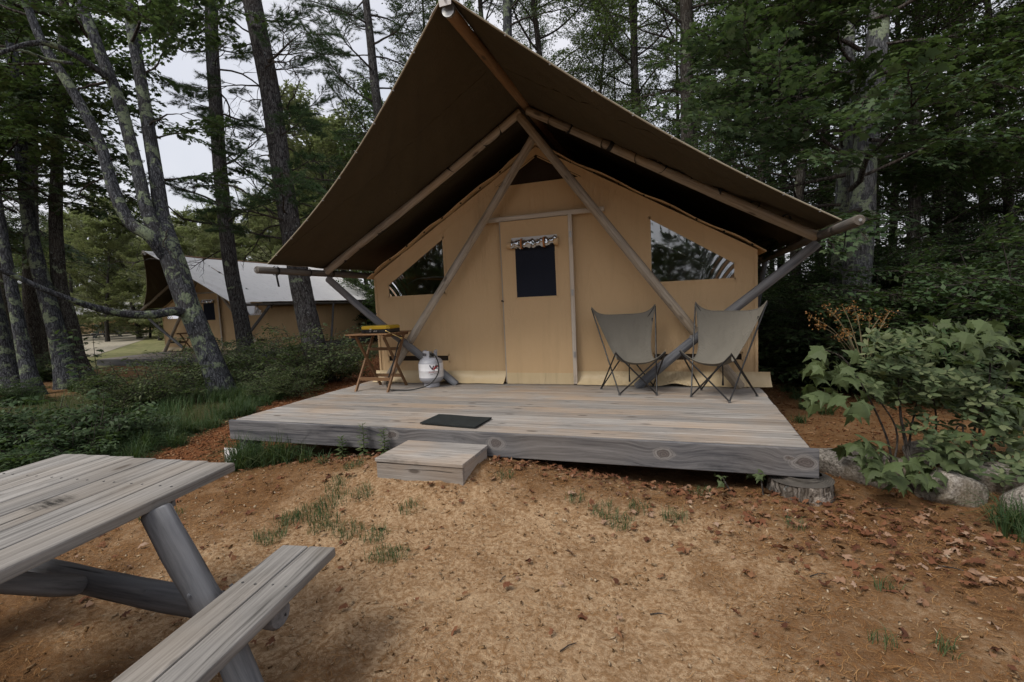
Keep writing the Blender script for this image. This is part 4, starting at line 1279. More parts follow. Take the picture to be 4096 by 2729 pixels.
def bough(rng, L=1.2, twigs=14, per=7, leaf=.1, tw=0.42, droop=.12, jit=.3, spread=0.03):
    """one flat leafy spray along +Y: leaf frames and twig segments"""
    pos, al, nr, sz, seg = [], [], [], [], []
    main_ = [np.array([rng.normal(0, .03) * L * t, L * t, -droop * L * t * t]) for t in np.linspace(0, 1, 7)]
    for a, b in zip(main_[:-1], main_[1:]): seg.append((a, b, .008 * L, .006 * L))
    for i in range(twigs):
        t = (i + .7) / twigs
        s = -1 if i % 2 else 1
        o = np.array([0, L * t, -droop * L * t * t])
        ang = R(rng.uniform(35, 65)) * s
        ln = tw * L * (1.05 - .65 * t) * rng.uniform(.7, 1.15)
        dr = np.array([math.sin(ang), math.cos(ang), rng.normal(-.05, .12)])
        end = o + dr * ln + np.array([0, 0, -droop * .8 * ln])
        seg.append((o, end, .0045 * L, .003 * L))
        for k in range(per):
            q = (k + .5) / per
            p = o + (end - o) * q + rng.normal(0, spread, 3) * np.array([1, 1, .8])
            side = -1 if k % 2 else 1
            a2 = ang + R(rng.uniform(25, 75)) * side
            dv = np.array([math.sin(a2), math.cos(a2), rng.normal(-.25, .22)])
            pos.append(p); al.append(dv)
            nr.append(np.array([rng.normal(0, jit), rng.normal(0, jit), 1.0]))
            sz.append(leaf * rng.uniform(.6, 1.25))
    return [np.array(a) for a in (pos, al, nr, sz)] + [seg]
def pine_bough(rng, L=1.0, twigs=12, tufts=3, per=32, nl=.105):
    pos, al, sz, seg = [], [], [], []
    seg.append((np.zeros(3), np.array([0, L * .5, .02]), .012 * L, .009 * L))
    seg.append((np.array([0, L * .5, .02]), np.array([0, L, .06 * L]), .009 * L, .005 * L))
    ends = []
    for i in range(twigs):
        t = .25 + .75 * (i + .5) / twigs
        s = -1 if i % 2 else 1
        ang = R(rng.uniform(30, 60)) * s
        ln = .42 * L * (1.15 - .7 * t) * rng.uniform(.6, 1.2)
        o = np.array([0, L * t, .06 * L * t])
        dv = np.array([math.sin(ang), math.cos(ang), rng.normal(.1, .15)])
        seg.append((o, o + dv * ln, .005, .003))
        for k in range(tufts):
            q = (k + 1) / tufts
            ends.append((o + dv * ln * q + rng.normal(0, .01, 3), dv))
    ends.append((np.array([0, L, .06 * L]), np.array([0, 1, .1])))
    for p, dv in ends:
        for k in range(per):
            v = unit(dv + rng.normal(0, .62, 3))
            pos.append(p + dv * rng.uniform(-.05, .02)); al.append(v); sz.append(nl * rng.uniform(.7, 1.2))
    pos, al, sz = np.array(pos), np.array(al), np.array(sz)
    return pos, al, rng.normal(0, 1, al.shape), sz, seg
def frame_of(dirv, up=np.array([0, 0, 1.0]), rng=None, roll=0.0):
    y = dirv / np.linalg.norm(dirv)
    x = np.cross(y, up); x /= np.linalg.norm(x) + 1e-9
    z = np.cross(x, y)
    if roll:
        c, s = math.cos(roll), math.sin(roll)
        x, z = c * x + s * z, c * z - s * x
    return np.stack([x, y, z], 1)
class Crown:
    """collects boughs; writes one foliage mesh and one twig mesh"""
    def __init__(s): s.L = []; s.S = []
    def put(s, tmpl, p, dirv, scale, roll=0.0):
        A = frame_of(np.array(dirv, float), roll=roll)
        pos, al, nr, sz, seg = tmpl
        s.L.append((pos @ A.T * scale + p, al @ A.T, nr @ A.T, sz * (0.6 + 0.4 * scale)))
        for a, b, r0, r1 in seg: s.S.append((A @ a * scale + p, A @ b * scale + p, r0 * scale, r1 * scale))
    def leaf_mesh(s, name, shape, wid=None):
        pos = np.concatenate([l[0] for l in s.L]); al = np.concatenate([l[1] for l in s.L])
        nr = np.concatenate([l[2] for l in s.L]); sz = np.concatenate([l[3] for l in s.L])
        V, T = place(shape, pos, al, nr, sz, None if wid is None else np.full(len(pos), wid))
        return np_mesh(name, V, T)
    def twig_mesh(s, name, extra=()):
        segs = list(s.S) + list(extra)
        P0 = np.array([a for a, b, r, q in segs]); P1 = np.array([b for a, b, r, q in segs])
        r0 = np.array([r for a, b, r, q in segs]); r1 = np.array([q for a, b, r, q in segs])
        dv = unit(P1 - P0)
        u = unit(np.cross(dv, np.array([.3, .5, .81])))
        w = np.cross(dv, u)
        n = 4
        V = []
        for P, r in ((P0, r0), (P1, r1)):
            for k in range(n):
                a = 2 * math.pi * k / n
                V.append(P + (u * math.cos(a) + w * math.sin(a)) * r[:, None])
        V = np.stack(V, 1)
        F = np.array([(k, (k + 1) % n, n + (k + 1) % n, n + k) for k in range(n)])
        Q = F[None] + (np.arange(len(segs)) * 2 * n)[:, None, None]
        return np_mesh(name, V.reshape(-1, 3), Q.reshape(-1, 4), True)
def poly_len(p): return np.concatenate([[0], np.cumsum(np.linalg.norm(np.diff(p, axis=0), axis=1))])
def smooth_path(pts, step=.12):
    q = np.array(catmull(pts, 12))
    d_ = poly_len(q)
    n = max(4, int(d_[-1] / step))
    t = np.linspace(0, d_[-1], n)
    return np.stack([np.interp(t, d_, q[:, i]) for i in range(3)], 1)
def limb(rng, p, dirv, L, up=.25, wig=.12, n=8):
    pts = [np.array(p, float)]
    dv = np.array(dirv, float); dv /= np.linalg.norm(dv)
    for i in range(n):
        dv = unit(dv + rng.normal(0, wig, 3) + np.array([0, 0, up / n]))
        pts.append(pts[-1] + dv * L / n)
    return np.array(pts)
def path_segs(pts, r0, r1):
    n = len(pts) - 1
    return [(pts[i], pts[i + 1], r0 + (r1 - r0) * i / n, r0 + (r1 - r0) * (i + 1) / n) for i in range(n)]

g1 = np.random.default_rng(21)
T_MAPLE = [bough(g1, 1.2, 12, 6, .115, .45, .22, .35) for _ in range(4)]
T_SMALL = [bough(g1, 1.1, 14, 9, .075, .45, .12, .35) for _ in range(4)]
T_FAR = [bough(g1, 1.5, 12, 7, .20, .5, .15, .45, .08) for _ in range(3)]
T_PINE = [pine_bough(g1) for _ in range(4)]

def leafy_tree(rng, H, h0, nprim, Lmax, tmpl, shape, trunk_r, leafmat, barkmat, bpl=7, top=.35, lean=.02, sc=1.0, pine=False, flat=0.0):
    """returns (trunk mesh, branch mesh, crown mesh) with the base at the origin"""
    n = 14
    path = [np.array([0, 0, -.3])]
    dv = np.array([rng.normal(0, lean), rng.normal(0, lean), 1.0])
    for i in range(n):
        dv = unit(dv + rng.normal(0, .018, 3) * np.array([1, 1, 0]))
        path.append(path[-1] + dv * (H + .3) / n)
    path = np.array(path)
    sp = smooth_path(path, .3)
    rad = [trunk_r * (1 - .82 * t) * (1 + .5 * math.exp(-t * H * 2.2)) for t in np.linspace(0, 1, len(sp))]
    rr = random.Random(int(rng.integers(1e6)))
    tm = MB().tube(sp, rad, 14, True, .05, rr).mesh('trunk', True)
    cw = Crown()
    extra = []
    zs = sp[:, 2]
    for i in range(nprim):
        q = (i + rng.uniform(0, 1)) / nprim
        h = h0 + (H * .98 - h0) * q
        o = np.array([np.interp(h, zs, sp[:, k]) for k in range(3)])
        az = i * 2.39996 + rng.normal(0, .4)
        prof = (math.sin(math.pi * min(1, (.18 + q * .82)) ) ** .6) if not pine else (1 - q * .75)
        L = Lmax * max(.25, prof) * rng.uniform(.65, 1.15)
        el = R(rng.uniform(0, 25) + 35 * q * (0 if pine else 1)) - flat
        pts = limb(rng, o, (math.cos(az) * math.cos(el), math.sin(az) * math.cos(el), math.sin(el)), L, .15 if not pine else .1, .10)
        r0 = max(.012, trunk_r * .22 * L / Lmax)
        extra += path_segs(pts, r0, r0 * .3)
        dl = poly_len(pts)
        for k in range(bpl):
            t = (.28 + .72 * (k + .6) / bpl) * dl[-1]
            p = np.array([np.interp(t, dl, pts[:, j]) for j in range(3)])
            j = min(len(pts) - 2, int(np.searchsorted(dl, t)) - 1)
            dd = unit(pts[j + 1] - pts[j])
            s = -1 if k % 2 else 1
            sd_ = np.cross(dd, [0, 0, 1]) * s
            w = rng.uniform(.5, 1.3) if k < bpl - 1 else .1
            v = unit(dd + sd_ * w + np.array([0, 0, rng.normal(0, .15)]))
            cw.put(tmpl[int(rng.integers(len(tmpl)))], p, v, sc * rng.uniform(.7, 1.2), rng.normal(0, .25))
    cm = cw.leaf_mesh('crown', shape, .0045 if pine else None)
    bm_ = cw.twig_mesh('branches', extra)
    for me_, mt in ((tm, barkmat), (bm_, 'bark_twig'), (cm, leafmat)): me_.materials.append(M[mt])
    return tm, bm_, cm
def put_tree(tmpl, name, loc, rz, sc, label, group, cat='tree', tilt=(0, 0)):
    o = thing(name, (0, 0, 0), label, cat, group)
    for nm, me_ in zip(('trunk', 'branches', 'crown'), tmpl):
        if me_ is None: continue
        link(nm, me_, None, o)
    o.location = loc
    o.rotation_euler = (tilt[0], tilt[1], rz)
    o.scale = (sc,) * 3 if not hasattr(sc, '__len__') else sc
    return o

# ---- templates
g2 = np.random.default_rng(5)
NEEDLESHAPE = (NEEDLE, NEEDLE_T)
WOODA = leafy_tree(g2, 14, 2.2, 34, 3.0, T_SMALL, 'rhomb', .17, 'leaf_wood', 'bark_dark', 6)
WOODB = leafy_tree(g2, 15, 3.5, 30, 2.6, T_SMALL, 'rhomb', .15, 'leaf_dark', 'bark_dark', 6)
WOODC = leafy_tree(g2, 13, 0.9, 36, 2.6, T_SMALL, 'rhomb', .13, 'leaf_dark', 'bark_dark', 6, sc=1.05)
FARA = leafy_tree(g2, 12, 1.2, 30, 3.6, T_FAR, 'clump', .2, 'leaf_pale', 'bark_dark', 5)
FARB = leafy_tree(g2, 12, 0.8, 30, 3.0, T_FAR, 'clump', .2, 'leaf_wood', 'bark_dark', 5)
PINE = leafy_tree(g2, 17, 5.0, 40, 2.7, T_PINE, NEEDLESHAPE, .22, 'needle_green', 'bark_pine', 6, pine=True)

def at(x, t):
    """ground point under photo column x at depth t"""
    rr = CR * (x - 2048) / FPX + CF
    p = CAM + rr * t
    for _ in range(3):
        dz = float(gz(p[0], p[1])) - p[2]
        y = -dz
        p = p + (CU / CU[2]) * dz
    return np.array([p[0], p[1], float(gz(p[0], p[1]))])

# ---- named trees traced with their own depth
def traced_tree(name, label, stems, barkmat, boughs=(), tmpl=T_MAPLE, shape='maple', leafmat='leaf_maple', seed=1, dead=(), group=None, sides=20, ws=.85):
    """stems: lists of (x, y, depth, width px); the first point of the first stem is the foot"""
    rng = np.random.default_rng(seed)
    rr = random.Random(seed)
    base = px(*stems[0][0][:3])
    base[2] = float(gz(base[0], base[1]))
    o = thing(name, base, label, 'tree', group)
    for i, st in enumerate(stems):
        pts = [px(a, b, c) for a, b, c, w in st]
        wd = [w * ws / 2 * c / FPX for a, b, c, w in st]
        if i == 0:
            pts[0][2] = base[2] - .15
        sp = smooth_path(pts, .09)
        dl = poly_len(np.array(catmull(pts, 12)))
        kd = poly_len(np.array(pts)); kd = kd / kd[-1]
        rad = np.interp(np.linspace(0, 1, len(sp)), kd, wd)
        if i == 0: rad = rad * (1 + .30 * np.exp(-np.linspace(0, 1, len(sp)) * len(sp) * .09 * 3.0))
        MB().tube(sp, list(rad), sides, True, .05, rr).build('trunk' if i == 0 or len(st) > 2 and st[0][3] > 40 else 'limb', barkmat, o, True, base)
    cw = Crown()
    extra = []
    for (x, y, t, dx, dy, dz, L, n, s) in boughs:          # a limb from a stem point with sprays along it
        p = px(x, y, t)
        dv = CR * dx + CU * dy + CF * dz
        pts = limb(rng, p, dv, L, .05, .12)
        extra += path_segs(pts, .012 + .012 * L, .006)
        dl = poly_len(pts)
        for k in range(n):
            tt = (.2 + .8 * (k + .6) / n) * dl[-1]
            q = np.array([np.interp(tt, dl, pts[:, j]) for j in range(3)])
            j = min(len(pts) - 2, max(0, int(np.searchsorted(dl, tt)) - 1))
            dd = unit(pts[j + 1] - pts[j])
            sd_ = np.cross(dd, [0, 0, 1]) * (-1 if k % 2 else 1)
            v = unit(dd + sd_ * rng.uniform(.4, 1.2) + np.array([0, 0, rng.normal(-.08, .12)]))
            cw.put(tmpl[int(rng.integers(len(tmpl)))], q, v, s * rng.uniform(.75, 1.2), rng.normal(0, .2))
    for (x, y, t, dx, dy, dz, L, nsub) in dead:            # bare crooked branches
        p = px(x, y, t)
        dv = CR * dx + CU * dy + CF * dz
        pts = limb(rng, p, dv, L, -.1, .26, 9)
        r0 = .008 + .011 * L
        extra += path_segs(pts, r0, r0 * .25)
        for k in range(nsub):
            i0 = int(rng.integers(2, len(pts) - 1))
            sub = limb(rng, pts[i0], unit(pts[i0] - pts[i0 - 1]) + rng.normal(0, .7, 3), L * rng.uniform(.2, .5), -.2, .22, 6)
            extra += path_segs(sub, r0 * .4, .0025)
            for _ in range(2):
                j0 = int(rng.integers(1, len(sub) - 1))
                s2 = limb(rng, sub[j0], unit(sub[j0] - sub[j0 - 1]) + rng.normal(0, .8, 3), L * rng.uniform(.1, .25), -.3, .2, 4)
                extra += path_segs(s2, .003, .0018)
    if cw.L or extra:
        me_ = cw.twig_mesh('branches', extra)
        me_.transform(Matrix.Translation(Vector(-base)))
        link('branches', me_, 'bark_twig', o, base)
    if cw.L:
        me_ = cw.leaf_mesh('crown', shape, .0045 if shape is NEEDLESHAPE else None)
        me_.transform(Matrix.Translation(Vector(-base)))
        link('crown', me_, leafmat, o, base)
    return o

D1 = 9.3
m1b = []
for (x, y, t, dx, dy, dz) in [(110, 60, 9.0, -1, .2, -.2), (230, 260, 9.1, -1, -.1, -.3), (330, 60, 9.3, -.7, .3, .3), (470, 60, 9.6, .9, .25, .2), (520, 180, 9.6, .8, .1, -.4),
                              (350, 150, 9.3, .3, .3, -.8), (60, 20, 9, .2, .2, .8), (500, 20, 9.6, -.3, .4, .8), (420, 330, 9.3, -.8, .15, .5), (20, 190, 8.9, -.6, .1, -.4)]:
    m1b.append((x, y, t, dx, dy, dz, rnd.uniform(1.2, 2.0), 6, .8))
for (x, y, t, dx, dy, dz) in [(600, 560, 9.6, .9, .2, .2), (560, 300, 9.6, .9, .3, .3), (450, 640, 9.0, -.8, .3, .2), (520, 130, 9.6, .8, .2, .6), (620, 720, 9.6, .7, .15, .5)]:
    m1b.append((x, y, t, dx, dy, dz, rnd.uniform(.9, 1.4), 5, .65))
traced_tree('maple_tree', 'leaning lichen-spotted maple with three stems, left of the deck path',
    [[(905, 1590, D1, 118), (860, 1480, D1, 102), (800, 1330, D1, 96), (745, 1200, D1, 98), (705, 1080, D1, 104), (672, 985, D1, 100), (648, 870, D1 + .1, 66), (625, 700, D1 + .15, 60), (592, 500, D1 + .2, 54), (552, 260, D1 + .3, 50), (520, 60, D1 + .35, 46), (490, -200, D1 + .4, 40)],
     [(690, 1040, D1, 80), (630, 940, D1 - .1, 70), (585, 830, D1 - .15, 56), (560, 720, D1 - .1, 54), (520, 560, D1, 52), (475, 400, D1, 50), (400, 210, D1, 48), (335, 40, D1, 46), (260, -180, D1, 40)],
     [(660, 1020, D1 - .1, 66), (600, 945, D1 - .3, 58), (520, 890, D1 - .35, 54), (455, 760, D1 - .35, 52), (405, 590, D1 - .3, 46), (345, 460, D1 - .3, 44), (270, 330, D1 - .3, 42), (180, 190, D1 - .3, 38), (120, 50, D1 - .3, 34), (70, -120, D1 - .3, 30)],
     [(735, 1250, D1 - .1, 52), (690, 1245, D1 - .35, 42), (610, 1258, D1 - .6, 38), (500, 1256, D1 - .9, 34), (400, 1236, D1 - 1.2, 32), (300, 1205, D1 - 1.5, 28), (180, 1160, D1 - 1.8, 26), (60, 1105, D1 - 2.1, 24), (-80, 1050, D1 - 2.4, 20)],
     [(430, 310, D1 - .1, 34), (370, 265, D1 - .35, 28), (280, 210, D1 - .6, 26), (190, 175, D1 - .8, 24), (100, 178, D1 - 1.0, 20), (-40, 230, D1 - 1.2, 16)],
     [(290, 255, D1 - .5, 16), (180, 235, D1 - .6, 14), (100, 205, D1 - .8, 12), (-20, 195, D1 - 1.0, 10)]],
    'bark_lichen', m1b, seed=31, ws=.84, dead=[(640, 900, D1, .9, .1, -.3, 1.0, 3), (480, 700, D1, -.9, -.1, -.2, 1.4, 4), (600, 500, D1, .9, .2, -.2, 1.2, 4), (700, 1080, D1, -.8, .35, -.3, 1.0, 3)])

# two pines right of it
def needles(lst): return [(x, y, t, dx, dy, dz, L, n, s) for (x, y, t, dx, dy, dz, L, n, s) in lst]
pg_ = np.random.default_rng(77)
b1 = []
for y in np.linspace(-200, 900, 15):
    s = pg_.choice([-1, 1])
    b1.append((890 + (y - 800) * .055, y, 13.0, s * pg_.uniform(.4, 1), pg_.uniform(-.1, .25), pg_.uniform(-.7, .5), pg_.uniform(1.0, 2.0), 5, .75))
d1 = [(880 + (y - 800) * .06, y, 13.0, pg_.choice([-1, 1]) * pg_.uniform(.5, 1), pg_.uniform(-.05, .25), pg_.uniform(-.6, .5), pg_.uniform(1.2, 2.4), 6) for y in np.linspace(100, 1000, 11)]
traced_tree('pine_tree', 'slimmer of the two dark pines, standing nearer the leaning maple',
    [[(1010, 1497, 13.0, 78), (985, 1400, 13.0, 72), (958, 1250, 13.0, 66), (925, 1080, 13.0, 64), (895, 830, 13.0, 62), (872, 560, 13.0, 58), (852, 250, 13.0, 56), (845, 0, 13.0, 54), (840, -300, 13.0, 50)]],
    'bark_pine', b1, T_PINE, NEEDLESHAPE, 'needle_green', 41, d1)
b2 = []
for y in np.linspace(-200, 960, 18):
    s = pg_.choice([-1, 1])
    b2.append((1150 + (y - 833) * .165 - 20, y, 10.9, s * pg_.uniform(.4, 1), pg_.uniform(-.1, .25), pg_.uniform(-.7, .4), pg_.uniform(.9, 1.6), 5, .65))
b2 += [(1140, 850, 10.7, .3, .05, -1, 1.2, 7, .8), (1120, 700, 10.7, .6, .1, -.8, 1.1, 6, .7), (1130, 880, 10.7, -.6, .05, -.8, 1.2, 7, .8), (1075, 250, 10.7, .8, .1, -.6, 1.5, 8, .8)]
d2 = [(1100 + (y - 600) * .16, y, 10.9, pg_.choice([-1, 1]) * pg_.uniform(.5, 1), pg_.uniform(-.05, .25), pg_.uniform(-.6, .5), pg_.uniform(.9, 1.8), 6) for y in np.linspace(80, 900, 11)]
traced_tree('pine_tree', 'thicker dark pine trunk leaning beside the left edge of the tent fly',
    [[(1285, 1480, 10.9, 118), (1262, 1400, 10.9, 106), (1225, 1250, 10.9, 96), (1190, 1080, 10.9, 92), (1150, 833, 10.9, 90), (1108, 560, 10.9, 88), (1068, 297, 10.9, 86), (1020, 60, 10.9, 84), (970, -200, 10.9, 80)]],
    'bark_pine', b2, T_PINE, NEEDLESHAPE, 'needle_green', 43, d2)

# group at the left edge
def up_boughs(x, y0, y1, n, t, seed, L=(1.2, 2.2)):
    g = np.random.default_rng(seed)
    return [(x + g.uniform(-15, 15), y, t, g.choice([-1, 1]) * g.uniform(.3, 1), g.uniform(-.15, .35), g.uniform(-.8, .6), g.uniform(*L), 6, .85) for y in np.linspace(y0, y1, n)]
traced_tree('maple_tree', 'pale lichened trunk of the thick double tree near the left edge',
    [[(290, 1560, 11.6, 140), (262, 1470, 11.6, 104), (228, 1330, 11.6, 84), (185, 1180, 11.6, 76), (150, 1050, 11.6, 70), (122, 920, 11.6, 66), (95, 700, 11.6, 60), (70, 450, 11.6, 54), (40, 100, 11.6, 48), (20, -200, 11.6, 44)]],
    'bark_lichen', up_boughs(80, -200, 850, 16, 11.6, 51), seed=51, ws=.72)
traced_tree('maple_tree', 'dark gnarled trunk leaning against the pale lichened one near the left edge',
    [[(345, 1540, 11.9, 130), (300, 1430, 11.9, 96), (275, 1290, 11.9, 84), (240, 1150, 11.9, 70), (226, 950, 11.9, 62), (224, 780, 11.9, 58), (232, 560, 11.9, 52), (246, 350, 11.9, 48), (255, 60, 11.9, 44), (260, -200, 11.9, 40)]],
    'bark_dark', up_boughs(240, -200, 800, 16, 11.9, 53), leafmat='leaf_dark', seed=53, ws=.72)
traced_tree('maple_tree', 'slender grey trunk leaning left in front of the double tree',
    [[(150, 1610, 10.6, 96), (118, 1500, 10.6, 74), (85, 1350, 10.6, 64), (52, 1180, 10.6, 56), (20, 1000, 10.6, 50), (-30, 700, 10.6, 44)]],
    'bark_lichen', up_boughs(0, 300, 1000, 8, 10.6, 55), seed=55, ws=.72)
traced_tree('maple_tree', 'broad grey trunk cut by the left edge of the photo',
    [[(60, 1600, 11.2, 130), (30, 1480, 11.2, 100), (0, 1330, 11.2, 86), (-40, 1150, 11.2, 80), (-90, 800, 11.2, 70)]],
    'bark_lichen', up_boughs(-40, 400, 900, 8, 11.2, 57), seed=57, ws=.72)
traced_tree('maple_tree', 'straight black trunk seen between the trunks at the left edge',
    [[(130, 1480, 15.0, 80), (128, 1330, 15.0, 62), (124, 1100, 15.0, 58), (122, 800, 15.0, 54), (124, 400, 15.0, 50), (120, -200, 15.0, 44)]],
    'bark_dark', up_boughs(125, -250, 900, 18, 15.0, 59, (1.6, 2.8)), leafmat='leaf_dark', seed=59)

# lichened maple behind the right corner, with its bright layered boughs
g = np.random.default_rng(91)
rb = []
for (x, y, t, dx) in [(3380, 700, 8.1, -1), (3400, 520, 8.1, -1), (3420, 380, 8.2, -.9), (3440, 200, 8.2, -1), (3380, 620, 7.9, -.8), (3360, 820, 7.9, -.9), (3430, 100, 8.1, -.8), (3480, 560, 8.0, .7), (3500, 300, 8.0, .8),
                      (3460, 700, 7.9, .5), (3440, 840, 7.9, -.5), (3500, 80, 8.2, .6), (3400, 300, 8.0, -.9), (3420, 460, 7.8, -.5), (3400, 760, 7.8, -.2), (3480, -100, 8.2, -.9), (3440, -60, 8.2, -1),
                      (3380, 660, 7.8, -1), (3390, 450, 8.4, -1), (3410, 250, 8.3, -1), (3450, 20, 8.4, -.7), (3480, 420, 8.2, .9), (3500, 640, 8.2, 1), (3520, 180, 8.2, 1)]:
    rb.append((x, y, t, dx, g.uniform(-.1, .22), g.uniform(-.8, .15), g.uniform(1.6, 3.0), 9, .85))
traced_tree('maple_tree', 'tall lichened maple behind the right end of the tent with bright layered leaves',
    [[(3400, 1530, 8.3, 140), (3412, 1300, 8.3, 122), (3430, 1080, 8.3, 112), (3448, 880, 8.3, 106), (3458, 650, 8.3, 100), (3480, 450, 8.3, 96), (3500, 250, 8.3, 90), (3520, 50, 8.3, 84), (3540, -250, 8.3, 76)]],
    'bark_pale', rb, seed=91)
traced_tree('maple_tree', 'thin lichened trunk pressed close beside the tall maple on the right',
    [[(3335, 1500, 8.9, 84), (3345, 1200, 8.9, 70), (3365, 900, 8.9, 62), (3385, 500, 8.9, 56), (3395, 100, 8.9, 50), (3400, -250, 8.9, 46)]],
    'bark_pale', up_boughs(3390, -200, 700, 10, 8.9, 93), leafmat='leaf_dark', seed=93)
for (x, t, w, lab, sd_) in [(2752, 13.0, 62, 'straight dark trunk rising behind the right slope of the fly', 95), (2542, 19.0, 36, 'slim straight trunk behind the middle of the fly slope', 97), (2036, 15.0, 46, 'lichen-flecked trunk showing just right of the fly tip', 99)]:
    traced_tree('forest_tree', lab, [[(x, 1420, t, w * 1.2), (x, 1100, t, w), (x - 2, 700, t, w), (x - 4, 300, t, w * .95), (x - 8, -50, t, w * .9), (x - 12, -400, t, w * .8)]],
                'bark_dark' if sd_ != 99 else 'bark_lichen', up_boughs(x, -350, 500, 12, t, sd_, (1.6, 2.8)), T_SMALL, 'rhomb', 'leaf_wood', sd_)

# ---- the wood behind and beside, copies of a few trees
gw = np.random.default_rng(123)
WL = {0: 'leafy forest tree in the dense wood behind the tent', 1: 'dark high-crowned forest tree in the wood behind the tent', 2: 'dark low-branched forest tree in the wood right of the tent'}
spots = []
for (x, t, k) in [(1750, 17, 0), (1880, 22, 1), (2000, 18, 0), (2150, 24, 1), (2250, 17, 0), (2380, 21, 0), (2480, 26, 1), (2600, 17, 0), (2700, 22, 1), (2820, 16, 0), (2920, 20, 1), (3020, 14, 2), (3120, 18, 0), (3180, 12, 2), (3270, 16, 1),
                  (3330, 22, 0), (3450, 13, 2), (3560, 17, 1), (3620, 11.5, 2), (3720, 15, 0), (3780, 20, 1), (3850, 12, 2), (3950, 16, 2), (4050, 11, 2), (4150, 14, 2), (4250, 10, 2), (4350, 13, 1), (4500, 11, 2), (3500, 27, 2), (3100, 26, 2), (2800, 28, 2), (3900, 25, 2), (4200, 20, 2), (4500, 17, 2)]:
    p = at(x, t)
    put_tree((WOODA, WOODB, WOODC)[k], 'forest_tree', p - (0, 0, .05), gw.uniform(0, 6.28), gw.uniform(.9, 1.2), WL[k], ('wood behind the tent', 'high crowns behind the tent', 'wood right of the tent')[k])
# dark mass at the upper left and the wood behind it
for (x, t, k) in [(-200, 13, 1), (-60, 17, 1), (60, 20, 1), (180, 18, 1), (-350, 15, 2), (-500, 12, 2), (40, 24, 1)]:
    p = at(x, t)
    put_tree((WOODA, WOODB, WOODC)[k], 'forest_tree', p - (0, 0, .05), gw.uniform(0, 6.28), gw.uniform(.9, 1.15), 'dark leafy tree in the thicket at the left edge of the photo', 'thicket at the left edge')
# paler trees beyond the lane
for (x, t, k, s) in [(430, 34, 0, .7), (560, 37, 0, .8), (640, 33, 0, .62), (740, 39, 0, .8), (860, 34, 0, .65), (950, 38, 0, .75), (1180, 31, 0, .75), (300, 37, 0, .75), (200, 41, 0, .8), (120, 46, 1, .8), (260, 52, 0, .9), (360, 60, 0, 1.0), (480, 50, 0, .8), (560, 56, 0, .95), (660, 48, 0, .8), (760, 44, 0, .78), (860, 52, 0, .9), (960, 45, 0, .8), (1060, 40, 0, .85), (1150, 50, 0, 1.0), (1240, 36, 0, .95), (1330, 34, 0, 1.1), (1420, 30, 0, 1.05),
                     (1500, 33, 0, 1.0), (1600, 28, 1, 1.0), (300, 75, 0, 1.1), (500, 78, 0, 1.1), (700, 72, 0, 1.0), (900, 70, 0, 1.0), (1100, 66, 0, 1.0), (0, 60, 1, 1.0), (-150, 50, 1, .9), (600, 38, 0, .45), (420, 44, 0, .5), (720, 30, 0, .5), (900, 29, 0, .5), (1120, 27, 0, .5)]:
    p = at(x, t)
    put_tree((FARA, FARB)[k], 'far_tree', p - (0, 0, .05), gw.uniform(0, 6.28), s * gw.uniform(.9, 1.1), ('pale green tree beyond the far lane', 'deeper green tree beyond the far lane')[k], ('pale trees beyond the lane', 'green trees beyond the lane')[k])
# a pine whose boughs reach over the sky gap from behind the tent, and more behind
put_tree(PINE, 'pine_tree', at(1640, 15) - (0, 0, .05), 1.2, 1.0, 'tall pine behind the tent with boughs reaching left over the bright sky', None)
# the wood across the clearing, mirrored in the window
for i, (x, y) in enumerate([(-30, -42), (-24, -43), (-19, -42), (-14, -43), (-9, -42), (-23, -33), (-18, -32), (-15, -33), (-11, -33), (-8, -32), (-4, -34), (-.5, -35), (2, -36), (5, -35), (7.5, -36), (10.5, -35), (14, -34), (-21, -22), (-15, -21), (-24, -24), (-20, -28), (-17, -24), (-13, -28), (-10, -24), (-6, -28), (-2, -31), (1, -29), (3.5, -32), (6, -29), (9, -31), (12, -28), (16, -26), (20, -27), (-4, -44), (0, -45), (4, -46), (8, -45), (12, -44)]):
    put_tree(FARB, 'clearing_tree', (x, y, -.5), gw.uniform(0, 6), .95 if x < -4 else (.56 if x > 5 else .44), 'tree across the clearing, mirrored in the tent window', 'trees mirrored in the window')

# ------------------------------------------------------------------ shrubs
def shrub_tmpl(rng, h, r, nst, tmpl, shape, leafmat, sc, per=5, low=.1):
    cw = Crown()
    extra = []
    for i in range(nst):
        az = i * 2.4 + rng.normal(0, .3)
        rr = r * rng.uniform(.2, 1.0)
        top = np.array([math.cos(az) * rr, math.sin(az) * rr, h * rng.uniform(.35, 1.1) * (1.05 - .45 * (rr / r) ** 2)])
        p0 = np.array([math.cos(az) * .08, math.sin(az) * .08, -.05])
        pts = limb(rng, p0, top - p0, np.linalg.norm(top - p0), .15, .10, 7)
        extra += path_segs(pts, .010, .004)
        for k in range(per):
            t = low + (1 - low) * (k + .7) / per
            j = min(len(pts) - 2, int(t * (len(pts) - 1)))
            a2 = az + rng.uniform(-2.2, 2.2)
            v = np.array([math.cos(a2), math.sin(a2), rng.uniform(0, .45)])
            cw.put(tmpl[int(rng.integers(len(tmpl)))], pts[j] + (pts[j + 1] - pts[j]) * rng.random(), v, sc * rng.uniform(.7, 1.15), rng.normal(0, .3))
    a, b = cw.twig_mesh('stems', extra), cw.leaf_mesh('foliage', shape)
    a.materials.append(M['bark_twig']); b.materials.append(M[leafmat])
    return a, b
g3 = np.random.default_rng(61)
T_SH = [bough(g3, .5, 9, 6, .052, .5, .15, .4) for _ in range(4)]
T_SHD = [bough(g3, .7, 10, 7, .075, .5, .15, .4) for _ in range(4)]
